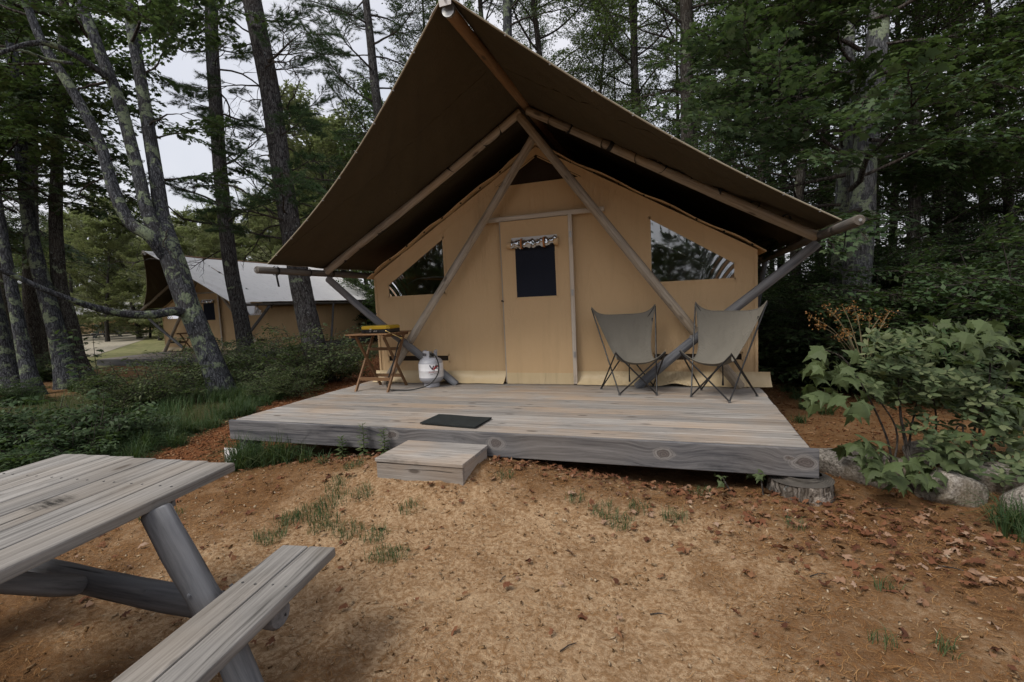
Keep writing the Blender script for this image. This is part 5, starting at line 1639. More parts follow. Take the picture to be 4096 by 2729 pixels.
SH_LOW = shrub_tmpl(g3, 1.15, .85, 18, T_SH, 'oval', 'leaf_shrub', 1.1, 5, .25)
SH_MID = shrub_tmpl(g3, 1.5, 1.1, 34, T_SHD, 'rhomb', 'leaf_dark', .95, 6)
SH_TALL = shrub_tmpl(g3, 3.0, 1.3, 40, T_SHD, 'rhomb', 'leaf_dark', 1.05, 8)
SH_BIG = shrub_tmpl(g3, .75, .6, 16, [bough(g3, .5, 7, 4, .095, .5, .15, .45) for _ in range(3)], 'oval', 'leaf_dark', .8, 4)
def put_shrub(t, name, loc, sc, label, group=None):
    o = thing(name, (0, 0, 0), label, 'shrub', group)
    for nm, me_ in zip(('stems', 'foliage'), t): link(nm, me_, None, o)
    o.location = loc
    o.rotation_euler = (0, 0, gw.uniform(0, 6.28))
    o.scale = (sc * gw.uniform(.9, 1.1), sc * gw.uniform(.9, 1.1), sc * gw.uniform(.9, 1.1))
    return o
# right: dark understory
for (x, t, k, s) in [(3080, 10.5, 0, 1.0), (3190, 9.0, 0, .9), (3300, 7.6, 0, .95), (3430, 7.0, 0, 1.0), (3560, 6.6, 0, 1.0), (3700, 6.4, 0, 1.05), (3850, 6.2, 0, 1.1), (4000, 5.9, 0, 1.15), (4150, 5.5, 0, 1.2), (3380, 9.6, 1, .8), (3250, 11.5, 1, .9),
                     (3550, 9.2, 1, .85), (3680, 10.5, 1, 1.0), (3800, 8.8, 1, .9), (3930, 10, 1, 1.0), (4060, 8.5, 1, 1.0), (3120, 14, 1, .9), (3020, 12.5, 1, .8), (4250, 7.5, 1, 1.0), (4300, 5.2, 0, 1.2), (3480, 13, 1, 1.1), (3850, 13, 1, 1.1), (4150, 12, 1, 1.1), (3620, 15, 1, 1.1)]:
    put_shrub((SH_MID, SH_TALL)[k], 'understory_shrub', at(x, t), s, ('dark leafy shrub in the bank right of the deck', 'tall dark shrub under the trees right of the tent')[k], ('dark shrubs right of the deck', 'tall shrubs under the right-hand trees')[k])
# behind the tent, filling the wood down to the ground
for (x, t) in [(1480, 24), (1620, 22), (1760, 24), (2000, 26), (2200, 24), (2400, 26), (2600, 23), (2800, 22), (2950, 19), (1380, 28)]:
    put_shrub(SH_TALL, 'understory_shrub', at(x, t), 1.3, 'tall dark shrub deep in the wood behind the tent', 'shrubs deep in the wood')
# left: low bushes between the path and the second tent
for i, (x, t, k, s) in enumerate([(1130, 10.0, 0, 1.0), (1250, 10.0, 0, 1.15), (1040, 10.4, 0, .9), (1190, 9.0, 0, .65), (1345, 10.6, 0, .8), (1080, 8.8, 0, .5)]):
    put_shrub(SH_LOW, 'low_bush', at(x, t), s, 'low green bush in the row along the path in front of the pine trunks', 'bushes along the path')
put_shrub(SH_LOW, 'low_bush', at(610, 8.7), .95, 'wide dark bush left of the leaning maple foot, hiding the second tent deck')
put_shrub(SH_LOW, 'low_bush', at(500, 8.4), .6, 'smaller bush spreading left from the wide dark bush')
put_shrub(SH_LOW, 'low_bush', at(800, 11.2), 1.0, 'bush behind the leaning maple foot, before the second tent deck')
put_shrub(SH_LOW, 'low_bush', at(930, 11.6), 1.0, 'bush between the leaning maple foot and the slimmer pine')
put_shrub(SH_MID, 'low_bush', at(420, 11), .3, 'bush beside the foot of the dark gnarled trunk')
put_shrub(SH_MID, 'low_bush', at(200, 13.2), .6, 'bush showing between the trunks at the left edge')
put_shrub(SH_MID, 'low_bush', at(70, 9.6), .35, 'bush in front of the slender grey trunk at the left edge')
for i, (x, t, s) in enumerate([(60, 5.9, .75), (230, 6.0, .8), (370, 5.7, .85), (480, 6.2, .75), (120, 5.2, .65), (300, 5.2, .6), (560, 6.0, .5), (-60, 5.6, .85)]):
    put_shrub(SH_BIG, 'leafy_weed_bush', at(x, t), s, 'broad-leaved knee-high bush in the green bank behind the picnic table', 'leafy bushes behind the picnic table')
# a slim maple sapling in front of the lawn
def sapling(label, x, t, h, seed, leaf=.13, n=10):
    rng = np.random.default_rng(seed)
    p = at(x, t)
    o = thing('maple_sapling', p, label, 'sapling')
    pts = limb(rng, (0, 0, -.03), (rng.normal(0, .06), rng.normal(0, .06), 1), h, .1, .04, 10)
    MB().tube(pts, list(np.linspace(.011, .004, len(pts))), 6).build('stem', 'bark_twig', o, True, np.zeros(3)).location = (0, 0, 0)
    pos, al, nr, sz = [], [], [], []
    for k in range(n):
        q = pts[min(len(pts) - 1, int((.35 + .65 * k / n) * len(pts)))]
        for s in range(5):
            a = k * 1.57 + s * 1.26 + rng.normal(0, .25)
            dv = np.array([math.cos(a), math.sin(a), rng.normal(-.25, .15)])
            pos.append(q + dv * rng.uniform(.04, .16)); al.append(dv); nr.append(np.array([0, 0, 1.0]) + rng.normal(0, .3, 3)); sz.append(leaf * rng.uniform(.7, 1.2))
    V, T = place('maple', np.array(pos), np.array(al), np.array(nr), np.array(sz))
    link('foliage', np_mesh('foliage', V, T), 'leaf_maple', o)
    return o
sapling('slim upright maple sapling standing before the pale lawn at the left', 335, 10.2, 1.45, 5)
sapling('small maple sapling right of the slim one before the lawn', 395, 12.5, 1.5, 9)

# ------------------------------------------------------------------ the leafy plants beside the boulders
BIGM = [(0, 0, 0), (.13, -.02, .01), (.36, -.10, -.06), (.30, .06, -.01), (.42, .14, -.03), (.66, .36, -.10), (.44, .38, -.01), (.42, .47, -.02), (.25, .44, 0), (.27, .62, -.02), (.15, .70, -.02), (0, 1.08, -.14)]
def big_leaf_mesh(seed):
    rng = random.Random(seed)
    o = [np.array(p) for p in BIGM]
    out = o + [np.array((-p[0], p[1], p[2])) for p in o[-2:0:-1]]
    bend = rng.uniform(.05, .25)
    V = [(p[0] * rng.uniform(.93, 1.07), p[1], p[2] - bend * p[1] ** 2 - .12 * abs(p[0]) ** 1.5) for p in out]
    mid = [(0, .22, .035), (0, .5, .03 - bend * .25), (0, .78, -bend * .6 + .01)]
    V += mid
    n = len(out)
    F = []
    c0, c1, c2 = n, n + 1, n + 2
    def cen(i): y = out[i][1]; return c0 if y < .3 else (c1 if y < .63 else c2)
    for i in range(n):
        j = (i + 1) % n
        a, b = cen(i), cen(j)
        F.append((i, j, a))
        if a != b: F.append((j, b, a))
    stem = len(V)
    V += [(-.008, -.35, .02), (.008, -.35, .02), (.006, .02, .004), (-.006, .02, .004)]
    F += [(stem, stem + 1, stem + 2, stem + 3)]
    me_ = bpy.data.meshes.new('leaf')
    me_.from_pydata([tuple(v) for v in V], [], F)
    me_.update()
    me_.materials.append(M['leaf_shrub'])
    return me_
LEAFM = [big_leaf_mesh(i) for i in range(5)]
gl_ = np.random.default_rng(404)
def put_leaf(parent, p, along, nrm, size):
    y = unit(np.array(along, float)); x = unit(np.cross(y, nrm)); z = np.cross(x, y)
    o = bpy.data.objects.new('leaf', LEAFM[int(gl_.integers(5))])
    COL.objects.link(o)
    o.parent = parent
    po = WORLD[parent.name]
    mm_ = Matrix(((x[0], y[0], z[0], p[0] - po[0]), (x[1], y[1], z[1], p[1] - po[1]), (x[2], y[2], z[2], p[2] - po[2]), (0, 0, 0, 1)))
    o.matrix_local = mm_ @ Matrix.Scale(size, 4)
    WORLD[o.name] = np.array(p)
def maple_shrub(label, foot, stems, clusters, cat='shrub'):
    base = np.array(foot, float)
    o = thing('maple_shrub', base, label, cat)
    for st in stems:
        pts = [base + (gl_.normal(0, .02), gl_.normal(0, .02), -.04)] + [px(*q) for q in st]
        sp = smooth_path(pts, .06)
        MB().tube(sp, list(np.linspace(.009, .0035, len(sp))), 6).build('stem', 'bark_twig', o, True)
    for (cx, cy, rx, ry, n, t, sz) in clusters:
        c = px(cx, cy, t)
        for k in range(n):
            a = gl_.uniform(0, 6.28); r = math.sqrt(gl_.random())
            p = px(cx + rx * r * math.cos(a), cy + ry * r * math.sin(a), t + gl_.uniform(-.22, .22))
            out = p - c + CF * gl_.normal(0, .1)
            al = unit(unit(out) * .8 + np.array([0, 0, -.55]) + gl_.normal(0, .25, 3) - CF * .3)
            nr = np.array([0, 0, .75]) - CF * .55 + gl_.normal(0, .3, 3)
            put_leaf(o, p, al, nr, sz * gl_.uniform(.55, 1.05))
    return o
maple_shrub('large-leaved maple shrub hanging over the long boulder, leftmost of the leafy plants', gp(3.04, -2.03),
            [[(3560, 1800, 3.45), (3480, 1600, 3.4), (3380, 1440, 3.4), (3300, 1400, 3.4)], [(3590, 1750, 3.5), (3530, 1620, 3.5), (3450, 1560, 3.45)]],
            [(3335, 1450, 100, 60, 15, 3.4, .14), (3290, 1530, 70, 90, 10, 3.45, .14), (3400, 1560, 130, 80, 14, 3.5, .13), (3400, 1610, 70, 40, 7, 3.3, .15), (3480, 1480, 90, 70, 8, 3.6, .12)])
maple_shrub('maple shoot with pale upright leaves at the top middle of the leafy plants', gp(3.42, -1.75),
            [[(3745, 1700, 3.7), (3720, 1500, 3.7), (3735, 1290, 3.7)]],
            [(3735, 1300, 100, 30, 10, 3.7, .15), (3720, 1350, 110, 60, 16, 3.75, .14), (3740, 1450, 90, 70, 12, 3.8, .13)])
maple_shrub('tall maple shoot standing nearest the right edge of the photo', gp(3.62, -1.9),
            [[(3920, 1700, 3.5), (3960, 1500, 3.5), (3950, 1290, 3.5)], [(4010, 1600, 3.5), (4040, 1500, 3.5)]],
            [(3945, 1300, 60, 25, 7, 3.5, .14), (3930, 1350, 110, 50, 16, 3.5, .15), (4000, 1400, 90, 70, 14, 3.6, .14), (4040, 1560, 70, 100, 16, 3.5, .14), (4060, 1720, 70, 120, 18, 3.5, .13)])
maple_shrub('low maple sprouts spreading over the squarish granite boulder', gp(3.22, -2.1),
            [[(3560, 1840, 3.3), (3480, 1780, 3.3)], [(3660, 1880, 3.3), (3740, 1860, 3.3)], [(3620, 1900, 3.3), (3600, 1960, 3.25)]],
            [(3460, 1800, 90, 45, 16, 3.3, .12), (3560, 1850, 100, 60, 22, 3.25, .12), (3720, 1860, 110, 50, 20, 3.25, .125), (3650, 1930, 90, 40, 12, 3.2, .12), (3850, 1800, 110, 80, 20, 3.35, .12)])
sd2 = maple_shrub('tiny maple seedling growing out from under the deck beam near the log round', gp(2.20, -2.42), [[(3040, 1890, 3.5)]], [(3035, 1895, 38, 25, 9, 3.5, .06)], 'seedling')
sd3 = maple_shrub('tiny dark-leaved seedling left of the other one under the deck beam', gp(2.02, -2.42), [[(2890, 1910, 3.5)]], [(2880, 1915, 30, 25, 7, 3.5, .05)], 'seedling')
def oval_shrub(label, foot, clusters, stems):
    base = np.array(foot, float)
    o = thing('azalea_shrub', base, label, 'shrub')
    for st in stems:
        pts = [base + (gl_.normal(0, .04), gl_.normal(0, .04), -.04)] + [px(*q) for q in st]
        sp = smooth_path(pts, .06)
        MB().tube(sp, list(np.linspace(.010, .004, len(sp))), 6).build('stem', 'bark_twig', o, True)
    pos, al, nr, sz = [], [], [], []
    for (cx, cy, rx, ry, n, t) in clusters:
        for k in range(int(n * .48)):
            a = gl_.uniform(0, 6.28); r = gl_.random() ** .6
            c = px(cx + rx * r * math.cos(a), cy + ry * r * math.sin(a), t + gl_.uniform(-.3, .3))
            ax = unit(np.array([gl_.normal(0, .4), gl_.normal(0, .4), 1.0]) - CF * .3)
            u = unit(np.cross(ax, gl_.normal(0, 1, 3))); w = np.cross(ax, u)
            m_ = int(gl_.integers(4, 7))
            for j in range(m_):
                b = 2 * math.pi * j / m_ + gl_.normal(0, .2)
                dv = u * math.cos(b) + w * math.sin(b) + ax * gl_.uniform(.05, .4)
                pos.append(c + dv * .006); al.append(dv); nr.append(ax + gl_.normal(0, .15, 3)); sz.append(gl_.uniform(.045, .08))
    pos = np.array(pos)
    V, T = place('oval', pos - base, np.array(al), np.array(nr), np.array(sz), np.array(sz) * 1.05)
    link('foliage', np_mesh('foliage', V, T), 'leaf_oval', o)
    return o
oval_shrub('azalea shrub with small pale oval leaves in the middle of the plants beside the boulders', gp(3.22, -1.95),
           [(3600, 1430, 150, 90, 150, 3.6), (3620, 1530, 170, 90, 190, 3.6), (3700, 1600, 160, 70, 110, 3.7), (3560, 1350, 80, 40, 40, 3.6)],
           [[(3610, 1700, 3.55), (3590, 1500, 3.6), (3560, 1380, 3.6)], [(3640, 1750, 3.6), (3680, 1560, 3.6), (3700, 1480, 3.6)], [(3600, 1650, 3.6), (3620, 1450, 3.6)]])
oval_shrub('azalea shrub with small oval leaves under the tall maple shoot at the right', gp(3.52, -1.95),
           [(3900, 1520, 130, 100, 130, 3.6), (3930, 1620, 140, 90, 130, 3.6), (3980, 1750, 120, 100, 110, 3.5), (3780, 1760, 90, 80, 60, 3.5), (3680, 1720, 60, 60, 30, 3.5), (4060, 1880, 80, 60, 50, 3.3), (3880, 1860, 70, 50, 40, 3.4)],
           [[(3890, 1750, 3.5), (3930, 1600, 3.6), (3900, 1480, 3.6)], [(3960, 1800, 3.5), (3990, 1600, 3.55)], [(3850, 1700, 3.55), (3800, 1760, 3.5)]])
# dry orange seed heads
SHD = thing('seed_head_plant', gp(3.1, -1.2), 'dry orange seed heads on thin stalks above the azalea', 'plant')
sb = WORLD[SHD.name]
sp_, sa_, sn_, ss_ = [], [], [], []
for k, (x, y, x0, y0) in enumerate([(3240, 1265, 3420, 1420), (3300, 1225, 3430, 1420), (3370, 1225, 3440, 1430), (3410, 1215, 3460, 1430), (3520, 1270, 3450, 1420), (3480, 1260, 3470, 1430), (3370, 1320, 3430, 1430), (3330, 1250, 3420, 1420), (3430, 1260, 3450, 1440), (3270, 1300, 3400, 1420), (3560, 1245, 3480, 1430), (3390, 1330, 3440, 1420), (3540, 1290, 3480, 1420), (3355, 1345, 3420, 1430)]):
    t = 4.1 + gl_.uniform(-.15, .15)
    a = px(x0, y0, 4.1); b = px(x, y, t)
    mid_ = (a + b) / 2 + np.array([0, 0, .05])
    MB().tube(smooth_path([a, mid_, b], .03), .0028, 5).build('stalk', 'stalk_tan', SHD, True)
    for j in range(46):
        q = gl_.random() ** .5
        c = b + (mid_ - b) * .5 * (1 - q) + gl_.normal(0, .022, 3)
        sp_.append(c); sa_.append(gl_.normal(0, 1, 3)); sn_.append(gl_.normal(0, 1, 3)); ss_.append(gl_.uniform(.008, .018))
V, T = place('rhomb', np.array(sp_) - sb, np.array(sa_), np.array(sn_), np.array(ss_), np.array(ss_) * 1.6)
link('seed_clusters', np_mesh('seed_clusters', V, T), 'seed_orange', SHD)['kind'] = 'stuff'
sp_ = []
# upright weeds against the deck beam
def weed(label, x, y, h, seed):
    rng = np.random.default_rng(seed)
    p = gp(x, y)
    o = thing('leafy_weed', p, label, 'weed')
    MB().tube([p + (0, 0, -.02), p + (.01, 0, h * .5), p + (.0, .01, h)], [.005, .004, .002], 6).build('stem', 'leaf_shrub', o)
    pos, al, nr, sz = [], [], [], []
    for k in range(34):
        q = k / 34
        a = k * 2.4
        dv = np.array([math.cos(a), math.sin(a), .35 - .5 * (1 - q)])
        pos.append(np.array([0, 0, h * (.15 + .85 * q)])); al.append(dv); nr.append(np.array([0, 0, 1.0]) + rng.normal(0, .2, 3)); sz.append((.085 - .04 * q) * rng.uniform(.8, 1.2))
    V, T = place('oval', np.array(pos), np.array(al), np.array(nr), np.array(sz), np.array(sz) * .75)
    link('foliage', np_mesh('foliage', V, T), 'leaf_shrub', o)
weed('tallest of the three leafy weeds left of the step', -1.06, -2.42, .32, 1)
weed('leafy weed between the tallest weed and the step', -.84, -2.42, .25, 2)
weed('leftmost and smallest of the three leafy weeds before the deck beam', -1.30, -2.42, .22, 3)

# ------------------------------------------------------------------ grass, needles, leaf litter, chips
gg = np.random.default_rng(808)
def blades(name, P, H, Wd, mat, lean=.35):
    n = len(P)
    az = gg.uniform(0, 6.28, n)
    dv = np.stack([np.cos(az), np.sin(az), np.zeros(n)], 1)
    side = np.stack([-np.sin(az), np.cos(az), np.zeros(n)], 1)
    H = H[:, None]; Wd = np.full((n, 1), Wd) if np.isscalar(Wd) else Wd[:, None]
    ln = np.abs(gg.normal(0, lean, (n, 1))) + .08
    up = np.array([0, 0, 1.0])
    a0 = P - side * Wd; a1 = P + side * Wd
    m_ = P + up * H * .55 + dv * ln * H * .35
    b0 = m_ - side * Wd * .8; b1 = m_ + side * Wd * .8
    tip_ = P + up * H * (1 - ln * .35) + dv * ln * H * 1.1
    V = np.stack([a0, a1, b0, b1, tip_], 1).reshape(-1, 3)
    T = np.array([(0, 1, 3), (0, 3, 2), (2, 3, 4)])[None] + (np.arange(n) * 5)[:, None, None]
    return np_mesh(name, V, T.reshape(-1, 3))
def ground_pts(x, y):
    return np.stack([x, y, gz(x, y)], 1)
def tufts(cs, n, r, h):
    P, Hh = [], []
    for (x, y, k, hh) in cs:
        m_ = int(n * k)
        a = gg.uniform(0, 6.28, m_); rr = r * k ** .5 * np.sqrt(gg.random(m_))
        P.append(np.stack([x + rr * np.cos(a), y + rr * np.sin(a)], 1)); Hh.append(hh * gg.uniform(.45, 1.15, m_))
    P = np.concatenate(P); return ground_pts(P[:, 0], P[:, 1]), np.concatenate(Hh)
# bank of grass on the left
cand_x = gg.uniform(-11, -3.2, 90000); cand_y = gg.uniform(-4.2, 6, 90000)
du_, gr_, mu_ = zones(cand_x, cand_y)
le_ = left_edge(cand_y)
dens = gr_ * (1 - mu_) * np.clip(.25 + .6 * fbm(cand_x, cand_y, 1.4, 3), .06, 1) * np.where(cand_x > le_ - 2.6, 1, .22)
k_ = gg.random(len(cand_x)) < dens
Pg = ground_pts(cand_x[k_], cand_y[k_])
Hg = gg.uniform(.10, .30, len(Pg)) * (1 + .5 * fbm(Pg[:, 0], Pg[:, 1], .9, 1.0)) * np.where(Pg[:, 0] > left_edge(Pg[:, 1]) - .5, .8, 1.1)
tag(link('bank_grass', blades('bank_grass', Pg, Hg, .0042, 'grass_green', .5), 'grass_green'), 'dark green grass on the bank left of the bark path', 'grass', kind='stuff')
# tufts by the deck, the trees and on the sand
def tz_(x, y, z=-.42): q = onz(x, y, z); return q[0], q[1]
cs = [(-2.42, -2.48, 2.2, .40), (-2.36, -2.54, 1.3, .30), (-2.48, -2.60, .6, .2), (-2.13, -2.44, 1.5, .34), (-2.02, -2.43, 1.2, .36), (-1.93, -2.47, .6, .22), (-1.72, -2.43, .4, .2), (-1.45, -2.5, .3, .12), (-2.3, -2.45, .4, .22)]
for (x, y, k, h) in [(3190, 1600, 1.0, .16), (3230, 1640, 1.0, .15), (3150, 1570, .8, .14), (3300, 1660, .7, .12), (4060, 2120, 1.2, .22), (4090, 2160, 1.0, .22), (3200, 1690, .6, .12), (3340, 1560, .5, .15)]:
    q = tz_(x, y, -.37); cs.append((q[0], q[1], k, h))
for (x, y) in [(300, 1560), (140, 1610), (60, 1610), (360, 1550), (880, 1600), (940, 1600), (990, 1590)]:
    q = tz_(x, y, -.48); cs += [(q[0], q[1], 1.6, .32), (q[0] + .3, q[1] - .15, 1.2, .25)]
for i in range(46):
    y_ = gg.uniform(-2.6, 4.5); cs.append((float(left_edge(y_)) - gg.uniform(-.1, .35), y_, gg.uniform(.6, 1.6), gg.uniform(.16, .3)))
Pt, Ht = tufts(cs, 130, .10, .2)
tag(link('grass_tufts', blades('grass_tufts', Pt, Ht, .0030, 'grass_green', .85), 'grass_green'), 'tufts of grass along the deck beam, tree feet and path edge', 'grass', kind='stuff')
cs = []
for (x, y, k) in [(1240, 2070, 1.4), (1330, 2040, 1.5), (1300, 2110, 1.4), (1390, 2140, 1.2), (1080, 2150, 1.0), (1500, 2160, .8), (1520, 2230, .8), (1590, 2230, .7), (1450, 2030, .7), (1640, 2080, .5), (1150, 2090, .8), (1420, 1930, .6), (1350, 1980, 1.0),
                  (2410, 2090, .8), (2480, 2130, .7), (2560, 2080, .6), (2700, 2110, .6), (2800, 2010, .6), (2300, 2060, .5), (3550, 2410, .25), (3530, 2630, .2), (3780, 2670, .2), (2020, 1990, .5), (1780, 1940, .5), (330, 2080, .8), (610, 2070, .8), (680, 2060, .7), (3180, 2150, .4)]:
    q = tz_(x, y, -.40 if 1000 < x < 3000 and y < 2000 else -.42)
    cs.append((q[0], q[1], k * 1.15, gg.uniform(.045, .09)))
Pt, Ht = tufts(cs, 110, .10, .05)
tag(link('sand_sprigs', blades('sand_sprigs', Pt, Ht, .0018, 'grass_green', .7), 'grass_green'), 'short sprigs of green growing out of the sand before the deck', 'grass', kind='stuff')

def strips(P, az, L, Wd, lift):
    n = len(P)
    dv = np.stack([np.cos(az), np.sin(az), gg.normal(0, .10, n)], 1) * (L[:, None] / 2)
    cv = np.stack([-np.sin(az), np.cos(az), np.zeros(n)], 1)
    bend = cv * (gg.normal(0, .12, n) * L)[:, None]
    sd_ = cv * Wd
    c = P + np.array([0, 0, 1.0]) * lift
    V = np.stack([c - dv - sd_, c - dv + sd_, c + bend - sd_, c + bend + sd_, c + dv - sd_, c + dv + sd_], 1).reshape(-1, 3)
    T = np.array([(0, 1, 3), (0, 3, 2), (2, 3, 5), (2, 5, 4)])[None] + (np.arange(n) * 6)[:, None, None]
    return V, T.reshape(-1, 3)
nx_ = gg.uniform(-2.6, 4.6, 190000); ny_ = gg.uniform(-5.2, -1.2, 190000)
du_, gr_, mu_ = zones(nx_, ny_)
keep = gg.random(len(nx_)) < (np.clip(du_, .10, 1) * .42 * (1 - mu_)) * np.clip(.6 + .7 * fbm(nx_, ny_, 2.2, 8), .1, 1.2)
keep &= ~((nx_ < 2.5) & (ny_ > -2.28))
P_ = ground_pts(nx_[keep], ny_[keep])
V, T = strips(P_, gg.uniform(0, 6.28, len(P_)), gg.uniform(.02, .07, len(P_)), .0009, .007)
tag(link('pine_needles', np_mesh('pine_needles', V, T), 'needle_dry'), 'orange-brown pine needles strewn over the sandy ground', 'needles', kind='stuff')
# dry leaves: litter as a mass, the biggest as single things
def leaf_spots(n, fn):
    x = gg.uniform(-2.7, 4.3, n); y = gg.uniform(-4.8, -1.3, n)
    k = gg.random(n) < fn(x, y)
    k &= ~((x < 2.5) & (y > -2.30)) & ~((x > -.72) & (x < .2) & (y > -2.93))
    return x[k], y[k]
def ld(x, y):
    a = .9 * np.exp(-((y + 2.42) / .16) ** 2) * sst(-1.9, -1.4, x) * sst(2.7, 2.3, x)
    b = .75 * np.exp(-((x - 3.0) / .9) ** 2 - ((y + 2.8) / .5) ** 2)
    c = .10 * np.exp(-((y + 2.75) / .35) ** 2)
    return np.maximum(np.maximum(a, b), np.maximum(c, .02 + .03 * sst(.5, 1.2, np.hypot((x - .5) / 2, (y + 3.7) / 1.2))))
lx, ly = leaf_spots(15000, ld)
n = len(lx)
az = gg.uniform(0, 6.28, n)
P_ = ground_pts(lx, ly) + np.array([0, 0, .012]) + np.stack([np.zeros(n), np.zeros(n), gg.uniform(0, .02, n)], 1)
V, T = place('maple', P_, np.stack([np.cos(az), np.sin(az), gg.normal(0, .25, n)], 1), np.stack([gg.normal(0, .35, n), gg.normal(0, .35, n), np.ones(n)], 1), gg.uniform(.018, .055, n), None, .10)
tag(link('leaf_litter', np_mesh('leaf_litter', V, T), 'dry_leaf'), 'brown and reddish dead leaves gathered under the deck beam and by the boulders', 'dead leaves', kind='stuff')
def dry_leaf_mesh(seed):
    rng = random.Random(seed)
    V = [(p[0] * rng.uniform(.6, 1.15), p[1] + rng.uniform(-.06, .06), p[2] + rng.uniform(-.12, .12) + rng.uniform(.2, .8) * (p[0] ** 2) + rng.uniform(0, .5) * (p[1] - .4) ** 2) for p in MAPLE]
    me_ = bpy.data.meshes.new('fallen_leaf')
    me_.from_pydata(V, [], [tuple(int(q) for q in t) for t in MAPLE_T])
    me_.materials.append(M['dry_leaf'])
    me_.update()
    return me_
DL = [dry_leaf_mesh(i) for i in range(6)]
for i, (x, y) in enumerate([(3105, 2025), (3000, 2100), (3290, 2060), (3330, 2090), (3575, 2090), (3560, 2150), (3300, 2260), (3550, 2215), (3460, 2180), (3210, 2110), (3650, 2140), (3780, 2060), (3700, 2200), (3880, 2230), (3950, 2200), (3940, 2310), (3120, 2220), (2960, 2460), (2010, 2340), (3440, 2330),
                            (2760, 2080), (2880, 2150), (3240, 2180), (3830, 2120), (1110, 2070), (1180, 1860), (1290, 1850), (1600, 1890), (1730, 2010), (2140, 1930), (2090, 1950), (3180, 2270), (3600, 2260), (3400, 2080), (3480, 2110), (3720, 2110)]):
    q = onz(x, y, -.40)
    o = link('fallen_leaf', DL[i % 6], None, None, (q[0], q[1], float(gz(q[0], q[1])) + .014))
    o.rotation_euler = (gg.normal(0, .25), gg.normal(0, .25), gg.uniform(0, 6.28))
    o.scale = (gg.uniform(.045, .07),) * 3
    tag(o, 'large curled dead maple leaf lying on the sandy ground before the deck', 'dead leaf', 'large dead leaves on the ground')
# bark chips on the path, and crumbs and small stones on the sand
def chips(x, y, s, name, mat, label, cat):
    n = len(x)
    c = ground_pts(x, y) + np.array([0, 0, .006])
    A = unit(gg.normal(0, 1, (n, 3)) * np.array([1, 1, .35])); B = unit(np.cross(A, gg.normal(0, 1, (n, 3)))); C = np.cross(A, B)
    s1 = s[:, None]
    A = A * s1; B = B * s1 * .45; C = C * s1 * .22
    V = np.stack([c - A - B, c + A - B * .7, c + A * .8 + B, c - A * .9 + B * .8, c + C], 1).reshape(-1, 3)
    T = np.array([(0, 1, 4), (1, 2, 4), (2, 3, 4), (3, 0, 4), (0, 3, 2), (0, 2, 1)])[None] + (np.arange(n) * 5)[:, None, None]
    tag(link(name, np_mesh(name, V, T.reshape(-1, 3)), mat), label, cat, kind='stuff')
cx_ = gg.uniform(-9, -2.6, 60000); cy_ = gg.uniform(-2.7, 9, 60000)
du_, gr_, mu_ = zones(cx_, cy_)
k_ = (gg.random(len(cx_)) < mu_ * np.where(cy_ < 1, .8, .35))
chips(cx_[k_], cy_[k_], gg.uniform(.008, .026, k_.sum()), 'bark_chips', 'wood_chip', 'red-brown bark chips covering the path left of the deck', 'bark chips')
cx_ = gg.uniform(-2.6, 4.2, 26000); cy_ = gg.uniform(-5.1, -2.4, 26000)
k_ = gg.random(len(cx_)) < .5
chips(cx_[k_], cy_[k_], np.clip(gg.exponential(.0042, k_.sum()) + .0015, 0, .018), 'sand_crumbs', 'sand_bits', 'bark crumbs and small stones on the sand', 'crumbs')
cx_ = gg.uniform(2.6, 9, 14000); cy_ = gg.uniform(-2.2, 6, 14000)
chips(cx_, cy_, gg.uniform(.008, .022, len(cx_)), 'forest_chips', 'wood_chip', 'brown chips and duff on the ground right of the deck', 'bark chips')
# twigs on the sand
for i, (x, y, L, a) in enumerate([(2000, 2330, .06, 1.4), (3080, 2500, .14, -.2), (2240, 2600, .09, .9), (3750, 2320, .12, -.3), (3490, 2080, .16, .35), (1770, 1995, .12, -.2), (3240, 2340, .10, .5), (2600, 2450, .08, .2)]):
    q = onz(x, y, -.42)
    q[2] = float(gz(q[0], q[1])) + .006
    dv = np.array([math.cos(a), math.sin(a), 0]) * L
    o = MB().tube([q, q + dv * .5 + (0, .006, .004), q + dv], [.0032, .0028, .0018], 6).build('twig', 'bark_twig', None, True, q)
    tag(o, 'thin dry twig lying on the sand', 'twig', 'twigs on the sand')
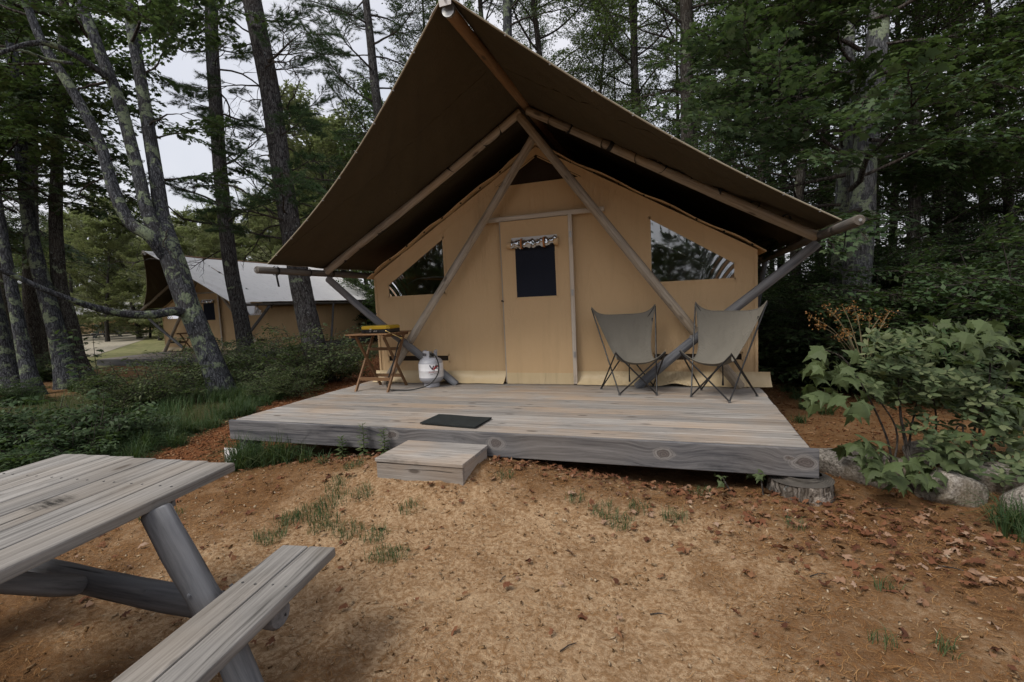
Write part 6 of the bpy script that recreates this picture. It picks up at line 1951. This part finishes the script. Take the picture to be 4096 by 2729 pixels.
# ------------------------------------------------------------------ decks, tables and furniture of the other tents
def plain_deck(tent, label, w=5.3, front=2.3, depth=8.4, zt=-.02, h=.3):
    c, s_ = math.cos(tent.rotation_euler[2]), math.sin(tent.rotation_euler[2])
    o = thing('wooden_deck', (0, 0, 0), label, 'deck')
    for i in range(10):
        board('deck_board', w, .225, .034, 'deck_wood', o, (-w / 2, -front + .115 + .23 * i, zt))
    MB().box(-w / 2, w / 2, 0, depth - front, zt - .04, zt - .002).build('floor', 'deck_wood', o)
    board('front_beam', w + .04, .04, .22, 'log_grey', o, (-w / 2 - .02, -front - .02, zt - .01))
    for x in (-w / 2 + .02, w / 2 - .02):
        board('side_beam', depth, .04, .2, 'log_grey', o, (x, -front, zt - .036), axis_rot((0, 1, 0)))
    for x in (-w / 2 + .2, 0, w / 2 - .2):
        for y in (-front + .2, 0, depth * .5 - front, depth - front - .3):
            log('deck_post', (x, y, -.9), (x, y, zt - .036), .08, .08, 'log_grey', o, 3)
    o.location = tent.location
    o.rotation_euler = tent.rotation_euler
    return o
plain_deck(t2, 'grey plank deck under the second tent, half hidden by bushes')
def table_at(p, rz, label):
    o = copy_tree(TB)
    o['label'] = label
    o.location = p
    o.rotation_euler = (0, 0, rz)
    return o
def local(o, x, y, z):
    c, s_ = math.cos(o.rotation_euler[2]), math.sin(o.rotation_euler[2])
    return (o.location[0] + c * x - s_ * y, o.location[1] + s_ * x + c * y, o.location[2] + z)
table_at(local(t2, .3, -1.2, 0.0), t2.rotation_euler[2], 'folding table on the second tent deck, left of the leaning maple trunk')
far_pt = copy_tree(PT)
far_pt['label'] = 'far picnic table beyond the lawn and lane'
pp = at(425, 42)
far_pt.location = (pp[0], pp[1], pp[2])
far_pt.rotation_euler = (0, 0, R(55))

ORD = 'first second third fourth fifth sixth seventh eighth ninth tenth eleventh twelfth thirteenth fourteenth fifteenth sixteenth'.split()
def photo_x(o):
    d_ = np.array(o.location) - CAM
    return 2048 + FPX * (d_ @ CR) / (d_ @ CF)
for grp, stem_ in (('dark shrubs right of the deck', 'dark leafy shrub in the bank right of the deck, {} from the left'),
                   ('leafy bushes behind the picnic table', 'broad-leaved knee-high bush behind the picnic table, {} from the left'),
                   ('wood behind the tent', 'leafy forest tree in the wood behind the tent, {} from the left'),
                   ('high crowns behind the tent', 'dark high-crowned forest tree behind the tent, {} from the left'),
                   ('thicket at the left edge', 'dark leafy thicket tree at the left edge, {} from the left'),
                   ('tall shrubs under the right-hand trees', 'tall dark shrub under the trees right of the tent, {} from the left'),
                   ('wood right of the tent', 'dark low-branched forest tree right of the tent, {} from the left'),
                   ('bushes along the path', 'low green bush along the path before the pine trunks, {} from the left')):
    mem = sorted([o for o in bpy.data.objects if o.get('group') == grp], key=photo_x)
    for i, o in enumerate(mem): o['label'] = stem_.format(ORD[i])
